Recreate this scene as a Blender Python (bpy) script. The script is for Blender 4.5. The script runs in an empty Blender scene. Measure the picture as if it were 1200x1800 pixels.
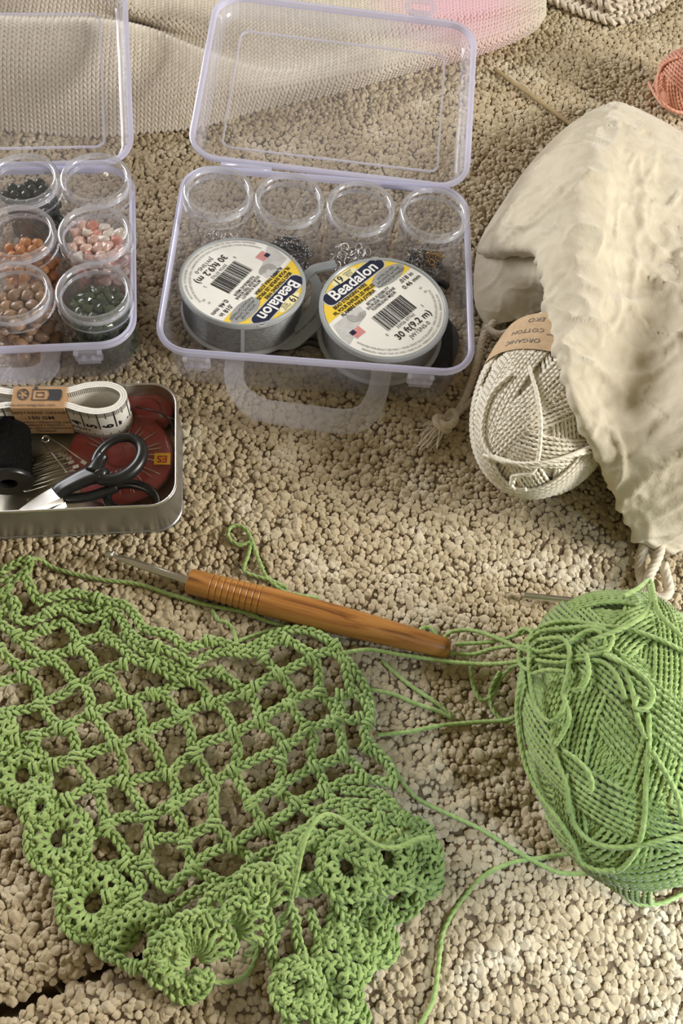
import bpy, math, random
import numpy as np
from mathutils import Vector, Matrix, Euler, noise

# ------------------------------------------------------------------ camera, world, light
SCALE = 0.01                                   # everything below is written in centimetres
FOCAL, NADIR_X, NADIR_Y, CAM_H = 1511.3, 475.3, 1651.9, 35.38
_d = np.array([NADIR_X - 600, NADIR_Y - 900, FOCAL]); _d /= np.linalg.norm(_d)
_y = np.array([0, -1.0, 0]) - _d * (-_d[1]); _y /= np.linalg.norm(_y)
_x = np.cross(_y, -_d)
AX = np.stack([_x, _y, -_d])                   # world axes in camera coordinates
scene = bpy.context.scene
cam_data = bpy.data.cameras.new('camera')
cam = bpy.data.objects.new('camera', cam_data)
scene.collection.objects.link(cam)
cam_data.sensor_fit = 'VERTICAL'; cam_data.sensor_height = 36.0
cam_data.lens = FOCAL / 1800 * 36.0
cam_data.clip_start = 0.01; cam_data.clip_end = 50
_m = Matrix.Identity(4)
for i in range(3):
    _m[i][0] = AX[i][0]; _m[i][1] = -AX[i][1]; _m[i][2] = -AX[i][2]
_m[2][3] = CAM_H * SCALE
cam.matrix_world = _m
scene.camera = cam

world = bpy.data.worlds.new('room_light'); scene.world = world; world.use_nodes = True
bg = world.node_tree.nodes['Background']
bg.inputs[0].default_value = (1.0, 0.82, 0.50, 1); bg.inputs[1].default_value = 0.20

def area_light(name, loc, target, size, size_y, energy, col):
    l = bpy.data.lights.new(name, 'AREA'); l.shape = 'RECTANGLE'; l.size = size; l.size_y = size_y
    l.energy = energy; l.color = col
    o = bpy.data.objects.new(name, l); scene.collection.objects.link(o)
    o.location = loc
    o.rotation_euler = (Vector(target) - Vector(loc)).to_track_quat('-Z', 'Y').to_euler()
    return o
# daylight from a window beyond the blanket; an unseen near lamp and a spot are added at the right
area_light('window_daylight', (-1.02, 1.08, 0.64), (0.02, 0.15, 0), 0.85, 0.55, 17, (0.97, 0.97, 1.0))
area_light('right_near_lamp', (0.95, 0.05, 0.46), (0.10, 0.08, 0), 0.30, 0.30, 10, (1.0, 0.97, 0.92))  # unseen lamp on the right, set close so its light falls off
sp = bpy.data.lights.new('carpet_patch_spot', 'SPOT'); sp.energy = 120; sp.color = (0.72, 0.86, 1.0)  # spot added to whiten the lower right patch of carpet
sp.spot_size = math.radians(11.5); sp.spot_blend = 1.0; sp.shadow_soft_size = 0.10
spo = bpy.data.objects.new('carpet_patch_spot', sp); scene.collection.objects.link(spo)
spo.location = (0.75, -0.55, 1.15)
spo.rotation_euler = (Vector((0.185, -0.012, 0)) - spo.location).to_track_quat('-Z', 'Y').to_euler()

scene.view_settings.view_transform = 'Standard'; scene.view_settings.look = 'None'
scene.view_settings.gamma = 1.0; scene.view_settings.use_curve_mapping = False
scene.view_settings.exposure = 0.34
scene.cycles.transparent_max_bounces = 64
scene.cycles.max_bounces = 10

rnd = random.Random(7)
nrng = np.random.default_rng(7)
A = np.array

def V(px, py, z=0.0):
    """the point of the place at height z (cm) that the photograph shows at this pixel"""
    w = AX @ A([px - 600.0, py - 900.0, FOCAL])
    t = (z - CAM_H) / w[2]
    return w * t + A([0, 0, CAM_H])
def VV(pts, z=0.0):
    return A([V(p[0], p[1], p[2] if len(p) > 2 else z) for p in pts])

# ------------------------------------------------------------------ materials
def newmat(name):
    m = bpy.data.materials.new(name); m.use_nodes = True
    nt = m.node_tree; nt.nodes.clear()
    out = nt.nodes.new('ShaderNodeOutputMaterial')
    return m, nt, out
def node(nt, t, **kw):
    n = nt.nodes.new(t)
    for k, v in kw.items():
        if k.startswith('i_'):
            n.inputs[k[2:].replace('_', ' ')].default_value = v
        else: setattr(n, k, v)
    return n
def c4(c): return (c[0], c[1], c[2], 1)
def hexc(h):
    v = [int(h[i:i + 2], 16) / 255 for i in (0, 2, 4)]
    return tuple(x / 12.92 if x <= .04045 else ((x + .055) / 1.055) ** 2.4 for x in v)
def noise_col(nt, c1, c2, scale, detail=3, coord='Object', lo=.35, hi=.65):
    tc = node(nt, 'ShaderNodeTexCoord')
    nz = node(nt, 'ShaderNodeTexNoise'); nz.inputs['Scale'].default_value = scale; nz.inputs['Detail'].default_value = detail
    nt.links.new(tc.outputs[coord], nz.inputs['Vector'])
    r = node(nt, 'ShaderNodeValToRGB')
    r.color_ramp.elements[0].position = lo; r.color_ramp.elements[1].position = hi
    r.color_ramp.elements[0].color = c4(c1); r.color_ramp.elements[1].color = c4(c2)
    nt.links.new(nz.outputs['Fac'], r.inputs['Fac'])
    return r.outputs['Color'], nz, tc
def mat(name, c1, c2=None, rough=.6, metal=0, scale=300, sheen=0, bump=0, bscale=None, spec=.5, sss=0):
    m, nt, out = newmat(name)
    b = node(nt, 'ShaderNodeBsdfPrincipled')
    b.inputs['Roughness'].default_value = rough; b.inputs['Metallic'].default_value = metal
    b.inputs['Specular IOR Level'].default_value = spec
    if sheen:
        b.inputs['Sheen Weight'].default_value = sheen; b.inputs['Sheen Roughness'].default_value = .5
    if sss:
        b.inputs['Subsurface Weight'].default_value = sss; b.inputs['Subsurface Radius'].default_value = (.004, .003, .002)
        b.inputs['Subsurface Scale'].default_value = 1
    col, nz, tc = noise_col(nt, c1, c2 or c1, scale)
    nt.links.new(col, b.inputs['Base Color'])
    if bump:
        n2 = node(nt, 'ShaderNodeTexNoise'); n2.inputs['Scale'].default_value = bscale or scale
        n2.inputs['Detail'].default_value = 4
        nt.links.new(tc.outputs['Object'], n2.inputs['Vector'])
        bp = node(nt, 'ShaderNodeBump'); bp.inputs['Strength'].default_value = bump; bp.inputs['Distance'].default_value = .001
        nt.links.new(n2.outputs['Fac'], bp.inputs['Height']); nt.links.new(bp.outputs['Normal'], b.inputs['Normal'])
    nt.links.new(b.outputs[0], out.inputs[0])
    return m
def clear(name, tint, haze, hazecol, rough=.08, ior=1.45, gloss=1.0):
    """clear or milky thin plastic: see-through, a little scattering, mirror-like at grazing angles"""
    m, nt, out = newmat(name)
    tr = node(nt, 'ShaderNodeBsdfTransparent'); tr.inputs[0].default_value = c4(tint)
    df = node(nt, 'ShaderNodeBsdfDiffuse'); df.inputs[0].default_value = c4(hazecol)
    tl = node(nt, 'ShaderNodeBsdfTranslucent'); tl.inputs[0].default_value = c4(hazecol)
    m0 = node(nt, 'ShaderNodeMixShader'); m0.inputs[0].default_value = .45
    nt.links.new(df.outputs[0], m0.inputs[1]); nt.links.new(tl.outputs[0], m0.inputs[2])
    m1 = node(nt, 'ShaderNodeMixShader')
    tc = node(nt, 'ShaderNodeTexCoord'); nz = node(nt, 'ShaderNodeTexNoise'); nz.inputs['Scale'].default_value = 40
    nt.links.new(tc.outputs['Object'], nz.inputs['Vector'])
    mr = node(nt, 'ShaderNodeMapRange'); mr.inputs['To Min'].default_value = haze * .85; mr.inputs['To Max'].default_value = min(1, haze * 1.15)
    nt.links.new(nz.outputs['Fac'], mr.inputs['Value']); nt.links.new(mr.outputs[0], m1.inputs[0])
    nt.links.new(tr.outputs[0], m1.inputs[1]); nt.links.new(m0.outputs[0], m1.inputs[2])
    gl = node(nt, 'ShaderNodeBsdfGlossy'); gl.inputs['Roughness'].default_value = rough
    fr = node(nt, 'ShaderNodeLayerWeight'); fr.inputs['Blend'].default_value = .5
    pw = node(nt, 'ShaderNodeMath', operation='POWER'); pw.inputs[1].default_value = 4.0
    nt.links.new(fr.outputs['Facing'], pw.inputs[0])
    f0 = ((ior - 1) / (ior + 1)) ** 2
    mu = node(nt, 'ShaderNodeMath', operation='MULTIPLY_ADD'); mu.inputs[1].default_value = .75 * gloss; mu.inputs[2].default_value = f0 * gloss
    nt.links.new(pw.outputs[0], mu.inputs[0])
    m2 = node(nt, 'ShaderNodeMixShader')
    nt.links.new(mu.outputs[0], m2.inputs[0]); nt.links.new(m1.outputs[0], m2.inputs[1]); nt.links.new(gl.outputs[0], m2.inputs[2])
    nt.links.new(m2.outputs[0], out.inputs[0])
    return m

MT = {}
MT['green_yarn'] = mat('green_yarn', (.27, .39, .112), (.37, .50, .172), .7, scale=220, sheen=.35, spec=.25)
MT['green_lace'] = mat('green_lace_yarn', (.27, .39, .112), (.37, .50, .172), .7, scale=160, sheen=.35, spec=.25)
MT['white_yarn'] = mat('white_yarn', (.86, .80, .66), (.92, .87, .74), .75, scale=200, sheen=.3, spec=.2)
MT['pink_yarn'] = mat('pink_yarn', (.72, .33, .22), (.82, .43, .31), .75, scale=200, sheen=.3, spec=.2)
MT['cord'] = mat('cord', (.60, .52, .40), (.72, .64, .51), .85, scale=400, sheen=.3, spec=.2)
MT['cloth'] = mat('muslin', (.60, .54, .41), (.66, .60, .47), .85, scale=120, sheen=.25, bump=.22, bscale=500, spec=.2)
MT['trim_yarn'] = mat('trim_yarn', (.62, .53, .42), (.74, .66, .54), .85, scale=200, sheen=.3, spec=.2)
MT['frost'] = clear('milky_plastic', (.97, .97, .99), .15, (.88, .88, .98), .16, 1.45, .9)
MT['frost_lid'] = clear('milky_plastic_lid', (.97, .97, .99), .13, (.88, .88, .98), .2, 1.45, .9)
MT['frost_rim'] = clear('milky_plastic_rim', (.88, .88, .97), .62, (.86, .86, 1.0), .15, 1.5, 1.0)
MT['frost_strap'] = clear('milky_plastic_strap', (.95, .95, .98), .26, (.88, .88, .96), .2, 1.45, .9)
MT['frost_wall'] = clear('milky_plastic_wall', (.93, .93, .98), .30, (.84, .85, 1.0), .15, 1.5, 1.0)
MT['jar'] = clear('clear_styrene', (.97, .97, .98), .035, (.85, .86, .9), .04, 1.45, .9)
MT['jar_lid'] = clear('clear_styrene_lid', (.97, .97, .98), .05, (.9, .9, .95), .04, 1.5, 1.0)
MT['jar_rim'] = clear('clear_styrene_rim', (.94, .95, .97), .25, (.93, .94, 1.0), .05, 1.7, 1.5)  # extra white haze stands in for window highlights on the rims
MT['spool'] = clear('grey_white_plastic', (.8, .82, .84), .80, (.66, .69, .71), .25, 1.45, .8)
MT['label_white'] = mat('label_paper', (.78, .78, .74), (.82, .81, .77), .35, scale=80)
MT['label_yellow'] = mat('label_yellow', (.78, .55, .05), (.85, .62, .09), .35, scale=900)
MT['label_cream'] = mat('label_cream', (.80, .73, .42), (.82, .76, .46), .4)
MT['label_navy'] = mat('label_navy', (.012, .017, .045), (.02, .025, .06), .35)
MT['label_grey'] = mat('label_grey', (.30, .31, .31), (.36, .37, .37), .4)
MT['label_pale'] = mat('label_pale_grey', (.50, .50, .49), (.58, .58, .57), .4)
MT['ink'] = mat('black_ink', (.012, .012, .014), (.02, .02, .022), .5)
MT['ink_soft'] = mat('grey_ink', (.13, .12, .11), (.17, .16, .15), .5)
MT['ink_white'] = mat('white_ink', (.80, .80, .80), (.85, .85, .85), .4)
MT['flag_red'] = mat('flag_red', (.60, .03, .04), (.65, .05, .05), .4)
MT['wire'] = mat('steel_wire', (.27, .28, .29), (.36, .37, .38), .38, .85, 500)
MT['silver'] = mat('silver_metal', (.62, .60, .57), (.74, .72, .69), .28, 1.0, 100)
MT['gunmetal'] = mat('gunmetal', (.10, .10, .10), (.38, .37, .36), .35, 1.0, 900)
MT['brass'] = mat('brass', (.55, .33, .10), (.66, .42, .15), .35, 1.0)
MT['tin'] = mat('tin_metal', (.36, .36, .355), (.41, .41, .405), .36, .85, 60, bump=.05, bscale=900)
MT['tin_inside'] = mat('tin_inside', (.50, .47, .38), (.60, .56, .46), .3, .85, 60)
MT['black_plastic'] = mat('black_plastic', (.010, .010, .010), (.016, .016, .016), .32, scale=200)
MT['black_thread'] = mat('black_thread', (.003, .003, .003), (.007, .007, .006), .9, scale=900, bump=.4, bscale=1500, spec=.1)
MT['navy_cloth'] = mat('navy_cloth', (.010, .011, .017), (.02, .022, .032), .8, scale=400, bump=.4, bscale=900)
MT['kraft'] = mat('kraft_paper', (.40, .235, .115), (.47, .29, .15), .8, scale=300)
MT['kraft_pale'] = mat('kraft_paper_pale', (.52, .36, .21), (.58, .42, .26), .8, scale=300)
MT['tape'] = mat('tape_cloth', (.78, .76, .70), (.84, .82, .76), .5, scale=500)
MT['red'] = mat('red_plastic', (.40, .035, .030), (.46, .05, .04), .4, scale=60)
MT['clear_red'] = clear('clear_cover', (.96, .93, .92), .10, (.8, .7, .7), .08, 1.45, .9)
MT['tag_yellow'] = mat('tag_yellow', (.85, .48, .03), (.88, .52, .05), .45)
MT['tag_red'] = mat('tag_red_ink', (.50, .03, .02), (.55, .04, .02), .5)
MT['gold_wood'] = mat('needle_wood', (.36, .27, .14), (.44, .34, .19), .4, scale=200)
def wood():
    m, nt, out = newmat('olive_wood')
    b = node(nt, 'ShaderNodeBsdfPrincipled'); b.inputs['Roughness'].default_value = .38
    tc = node(nt, 'ShaderNodeTexCoord'); mp = node(nt, 'ShaderNodeMapping')
    mp.inputs['Scale'].default_value = (10, 110, 110)
    nt.links.new(tc.outputs['Object'], mp.inputs['Vector'])
    nz = node(nt, 'ShaderNodeTexNoise'); nz.inputs['Scale'].default_value = 2.2; nz.inputs['Detail'].default_value = 6
    nz.inputs['Distortion'].default_value = 1.2
    nt.links.new(mp.outputs[0], nz.inputs['Vector'])
    r = node(nt, 'ShaderNodeValToRGB'); e = r.color_ramp.elements
    e[0].position = .30; e[0].color = (.13, .045, .010, 1); e[1].position = .72; e[1].color = (.47, .23, .062, 1)
    k = e.new(.42); k.color = (.33, .135, .030, 1); k = e.new(.55); k.color = (.41, .185, .044, 1)
    nt.links.new(nz.outputs['Fac'], r.inputs['Fac']); nt.links.new(r.outputs[0], b.inputs['Base Color'])
    nt.links.new(b.outputs[0], out.inputs[0]); return m
MT['wood'] = wood()
def pile(name, c1, c2, c3, rough=.9, pink=None):
    """wool: each loop a little different, heathered in broad flecks"""
    m, nt, out = newmat(name)
    b = node(nt, 'ShaderNodeBsdfPrincipled'); b.inputs['Roughness'].default_value = rough
    b.inputs['Sheen Weight'].default_value = .3; b.inputs['Specular IOR Level'].default_value = .15
    oi = node(nt, 'ShaderNodeObjectInfo')
    r = node(nt, 'ShaderNodeValToRGB'); e = r.color_ramp.elements
    e[0].color = c4(c1); e[1].color = c4(c2)
    nt.links.new(oi.outputs['Random'], r.inputs['Fac'])
    ge = node(nt, 'ShaderNodeNewGeometry')
    nz = node(nt, 'ShaderNodeTexNoise'); nz.inputs['Scale'].default_value = 38; nz.inputs['Detail'].default_value = 3
    nt.links.new(ge.outputs['Position'], nz.inputs['Vector'])
    rr = node(nt, 'ShaderNodeMapRange'); rr.inputs['From Min'].default_value = .52; rr.inputs['From Max'].default_value = .72
    nt.links.new(nz.outputs['Fac'], rr.inputs['Value'])
    mx = node(nt, 'ShaderNodeMix', data_type='RGBA')
    nt.links.new(rr.outputs[0], mx.inputs['Factor']); nt.links.new(r.outputs[0], mx.inputs['A']); mx.inputs['B'].default_value = c4(c3)
    col = mx.outputs['Result']
    if pink:
        cen, rad, pc = pink
        vm = node(nt, 'ShaderNodeVectorMath', operation='DISTANCE'); vm.inputs[1].default_value = cen
        nt.links.new(ge.outputs['Position'], vm.inputs[0])
        mr = node(nt, 'ShaderNodeMapRange'); mr.inputs['From Min'].default_value = rad; mr.inputs['From Max'].default_value = rad * .35
        nt.links.new(vm.outputs['Value'], mr.inputs['Value'])
        m2 = node(nt, 'ShaderNodeMix', data_type='RGBA'); nt.links.new(mr.outputs[0], m2.inputs['Factor'])
        nt.links.new(col, m2.inputs['A']); m2.inputs['B'].default_value = c4(pc); col = m2.outputs['Result']
    nt.links.new(col, b.inputs['Base Color'])
    # fine fibre relief
    n3 = node(nt, 'ShaderNodeTexNoise'); n3.inputs['Scale'].default_value = 900; n3.inputs['Detail'].default_value = 2
    nt.links.new(ge.outputs['Position'], n3.inputs['Vector'])
    bp = node(nt, 'ShaderNodeBump'); bp.inputs['Strength'].default_value = .35; bp.inputs['Distance'].default_value = .0006
    nt.links.new(n3.outputs['Fac'], bp.inputs['Height']); nt.links.new(bp.outputs['Normal'], b.inputs['Normal'])
    nt.links.new(b.outputs[0], out.inputs[0]); return m
MT['pile'] = pile('carpet_wool', (.40, .32, .200), (.54, .45, .300), (.64, .57, .43))
MT['backing'] = mat('carpet_backing', (.13, .09, .05), (.17, .12, .07), .95, scale=300)
pk = V(800, -8, 2.0) * SCALE
MT['knit'] = pile('blanket_yarn', (.60, .54, .44), (.68, .62, .52), (.66, .60, .50), pink=(tuple(pk), .060, (.76, .50, .55)))
MT['knit_back'] = mat('blanket_back', (.36, .31, .24), (.40, .35, .27), .95)

# ------------------------------------------------------------------ mesh helpers
COL = scene.collection
class Q:
    """collects quads (numpy) for one mesh"""
    def __init__(s): s.v = []; s.f = []; s.n = 0
    def add(s, v, f):
        v = np.asarray(v, float).reshape(-1, 3); f = np.asarray(f, int).reshape(-1, 4)
        s.v.append(v); s.f.append(f + s.n); s.n += len(v); return s
    def grid(s, rings, closed_u=False, closed_v=True):
        """rings: (n, m, 3)"""
        rings = np.asarray(rings, float); n, m = rings.shape[:2]
        i = np.arange(n if closed_u else n - 1)[:, None]; j = np.arange(m if closed_v else m - 1)[None, :]
        i2 = (i + 1) % n; j2 = (j + 1) % m
        f = np.stack([i * m + j, i * m + j2, i2 * m + j2, i2 * m + j], -1).reshape(-1, 4)
        return s.add(rings.reshape(-1, 3), f)
    def lathe(s, prof, n=48, M=None):
        a = np.linspace(0, 2 * np.pi, n, endpoint=False)
        pr = A(prof, float)
        r = np.stack([pr[:, 0][:, None] * np.cos(a), pr[:, 0][:, None] * np.sin(a), np.repeat(pr[:, 1][:, None], n, 1)], -1)
        if M is not None: r = xf(M, r)
        return s.grid(r)
    def box(s, lo, hi, M=None):
        x0, y0, z0 = lo; x1, y1, z1 = hi
        v = A([[x0, y0, z0], [x1, y0, z0], [x1, y1, z0], [x0, y1, z0], [x0, y0, z1], [x1, y0, z1], [x1, y1, z1], [x0, y1, z1]], float)
        if M is not None: v = xf(M, v)
        return s.add(v, [[0, 3, 2, 1], [4, 5, 6, 7], [0, 1, 5, 4], [1, 2, 6, 5], [2, 3, 7, 6], [3, 0, 4, 7]])
    def tube(s, path, r, nv=8, closed=False, ref=(.13, .21, 1.0), prof=None, twist=0.0, cap=True):
        p = np.asarray(path, float); n = len(p)
        t = (np.roll(p, -1, 0) - np.roll(p, 1, 0)) if closed else np.gradient(p, axis=0)
        t /= np.linalg.norm(t, axis=1)[:, None] + 1e-12
        rf = np.broadcast_to(np.asarray(ref, float), p.shape)
        a = rf - t * (t * rf).sum(1)[:, None]; a /= np.linalg.norm(a, axis=1)[:, None] + 1e-9
        b = np.cross(t, a)
        rr = np.broadcast_to(np.asarray(r, float), (n,))
        if prof is None:
            th = np.linspace(0, 2 * np.pi, nv, endpoint=False); pr = np.ones(nv)
        else: th, pr = prof
        ds = np.r_[0, np.cumsum(np.linalg.norm(np.diff(p, axis=0), axis=1))]
        ang = th[None, :] + (ds * twist)[:, None]
        rad = pr[None, :] * rr[:, None]
        ring = p[:, None, :] + (np.cos(ang) * rad)[..., None] * a[:, None, :] + (np.sin(ang) * rad)[..., None] * b[:, None, :]
        if cap and not closed:
            ring = np.concatenate([p[:1, None, :] + 0 * ring[:1], ring, p[-1:, None, :] + 0 * ring[-1:]])
        return s.grid(ring, closed_u=closed)
    def out(s): return np.concatenate(s.v), np.concatenate(s.f)
LOBE3 = (np.radians(A([-60, -22, 22, 60, 98, 142, 180, 218, 262])), A([.66, 1, 1] * 3))
LOBE3S = (np.radians(A([0, 60, 120, 180, 240, 300.])), A([1.10, .62] * 3))

def xf(M, v):
    v = np.asarray(v, float); M = np.asarray(M, float)
    return v @ M[:3, :3].T + M[:3, 3]
def TR(x=0, y=0, z=0, rz=0, rx=0, ry=0):
    return A(Matrix.Translation((x, y, z)) @ Euler((rx, ry, rz)).to_matrix().to_4x4())
def put(o, parent):
    COL.objects.link(o)
    if parent is not None: o.parent = parent
    return o
def qmesh(name, q, m, parent=None, smooth=True, org=None, autosmooth=None):
    v, f = q.out() if isinstance(q, Q) else q
    if org is not None: v = v - A(org)
    me = bpy.data.meshes.new(name)
    me.vertices.add(len(v)); me.vertices.foreach_set('co', (v * SCALE).astype(np.float32).ravel())
    me.loops.add(f.size); me.loops.foreach_set('vertex_index', f.astype(np.int32).ravel())
    me.polygons.add(len(f)); me.polygons.foreach_set('loop_start', np.arange(0, f.size, 4, dtype=np.int32))
    me.update(calc_edges=True); me.validate()
    me.polygons.foreach_set('use_smooth', np.full(len(me.polygons), smooth))
    if autosmooth: me.set_sharp_from_angle(angle=math.radians(autosmooth))
    me.materials.append(MT[m] if isinstance(m, str) else m)
    o = bpy.data.objects.new(name, me)
    return put(o, parent)
def pmesh(name, v, faces, m, parent=None, smooth=False, org=None):
    v = np.asarray(v, float)
    if org is not None: v = v - A(org)
    me = bpy.data.meshes.new(name); me.from_pydata((v * SCALE).tolist(), [], faces); me.update()
    me.materials.append(MT[m] if isinstance(m, str) else m)
    if smooth: me.polygons.foreach_set('use_smooth', np.ones(len(me.polygons), bool))
    o = bpy.data.objects.new(name, me)
    return put(o, parent)
def tag(o, label=None, cat=None, group=None, kind=None):
    for k, v in (('label', label), ('category', cat), ('group', group), ('kind', kind)):
        if v: o[k] = v
    return o
def thing(name, label, cat, loc=(0, 0, 0), rz=0, group=None, rot=None):
    o = bpy.data.objects.new(name, None); o.empty_display_size = .01
    o.location = A(loc, float) * SCALE; o.rotation_euler = rot if rot else (0, 0, rz)
    COL.objects.link(o); return tag(o, label, cat, group)
def copy_tree(o, parent=None):
    c = o.copy(); COL.objects.link(c)
    if parent is not None: c.parent = parent
    for ch in list(o.children): copy_tree(ch, c)
    return c
def crom(pts, n, closed=False):
    """Catmull-Rom through pts, n samples in all"""
    p = np.asarray(pts, float)
    P = np.concatenate([p[-1:], p, p[:2]]) if closed else np.concatenate([2 * p[:1] - p[1:2], p, 2 * p[-1:] - p[-2:-1]])
    k = len(p) if closed else len(p) - 1
    t = np.linspace(0, k, n, endpoint=not closed); i = np.minimum(t.astype(int), k - 1); u = (t - i)[:, None]
    if p.ndim == 3: u = u[..., None]
    a, b, c, d = P[i], P[i + 1], P[i + 2], P[i + 3]
    return .5 * (2 * b + (c - a) * u + (2 * a - 5 * b + 4 * c - d) * u ** 2 + (3 * b - 3 * c + d - a) * u ** 3)
def resample(p, ds):
    L = np.r_[0, np.cumsum(np.linalg.norm(np.diff(p, axis=0), axis=1))]
    n = max(4, int(L[-1] / ds) + 1); s = np.linspace(0, L[-1], n)
    return np.stack([np.interp(s, L, p[:, k]) for k in range(3)], 1), s
def spline(pts, ds=.08, closed=False):
    p = crom(pts, max(8, len(pts) * 14), closed)
    if closed: p = np.concatenate([p, p[:1]])
    return resample(p, ds)
def yarn(q, path, r, fine=True, ref=(.13, .21, 1.0), tw=1.0):
    q.tube(path, r, prof=LOBE3 if fine else LOBE3S, twist=tw * 2 * np.pi / (r * 9.0), ref=ref)
def rrect(w, d, rad, k=8):
    """outline of a rounded rectangle centred on the origin"""
    pts = []
    for cx, cy, a0 in ((w / 2 - rad, d / 2 - rad, 0), (-w / 2 + rad, d / 2 - rad, 90), (-w / 2 + rad, -d / 2 + rad, 180), (w / 2 - rad, -d / 2 + rad, 270)):
        for i in range(k + 1):
            a = math.radians(a0 + 90 * i / k); pts.append((cx + rad * math.cos(a), cy + rad * math.sin(a)))
    return A(pts)
def loft(sections, k=8):
    """sections: (w, d, rad, z) -> rings; w == 0 closes to the centre"""
    R = []
    for w, d, rad, z in sections:
        if w == 0: o = np.zeros((4 * (k + 1), 2))
        else: o = rrect(w, d, rad, k)
        R.append(np.c_[o, np.full(len(o), z)])
    return A(R)
_tc = {}
def text_geo(body, size, bold=0.0, align='CENTER', shear=0, sx=1.0):
    key = (body, size, bold, align, shear, sx)
    if key not in _tc:
        cu = bpy.data.curves.new('t', 'FONT'); cu.body = body; cu.size = size; cu.offset = bold; cu.align_x = align; cu.align_y = 'CENTER'
        cu.shear = shear; cu.resolution_u = 3
        ob = bpy.data.objects.new('t', cu)
        me = bpy.data.meshes.new_from_object(ob)
        v = A([p.co[:] for p in me.vertices]).reshape(-1, 3); f = [tuple(p.vertices) for p in me.polygons]
        if len(v): v[:, 0] *= sx
        bpy.data.objects.remove(ob); bpy.data.curves.remove(cu); bpy.data.meshes.remove(me)
        _tc[key] = (v, f)
    v, f = _tc[key]
    return v.copy(), f
class F:
    """collects n-gon faces for flat print"""
    def __init__(s): s.v = []; s.f = []
    def add(s, v, f):
        n = len(s.v); s.v += [tuple(x) for x in v]; s.f += [tuple(i + n for i in q) for q in f]; return s
    def poly(s, pts, z=0): return s.add([(p[0], p[1], z) for p in pts], [tuple(range(len(pts)))])
    def text(s, body, size, x, y, ang=0, z=0, **kw):
        v, f = text_geo(body, size, **kw)
        if not len(v): return s
        c, n = math.cos(ang), math.sin(ang)
        return s.add([(x + c * p[0] - n * p[1], y + n * p[0] + c * p[1], z) for p in v], f)
    def arc_text(s, body, size, R, a0, z=0, flip=False, **kw):
        """text bent round the origin, centred on angle a0; flip: read from inside, tops towards the centre"""
        v, f = text_geo(body, size, **kw)
        o = []
        for p in v:
            if flip: a = a0 + p[0] / R; r = R - p[1]
            else: a = a0 - p[0] / R; r = R + p[1]
            o.append((r * math.cos(a), r * math.sin(a), z))
        return s.add(o, f)
def ell(cx, cy, a, b, ang=0, n=40):
    c, s_ = math.cos(ang), math.sin(ang)
    return [(cx + c * a * math.cos(t) - s_ * b * math.sin(t), cy + s_ * a * math.cos(t) + c * b * math.sin(t)) for t in np.linspace(0, 2 * np.pi, n, endpoint=False)]
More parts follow.
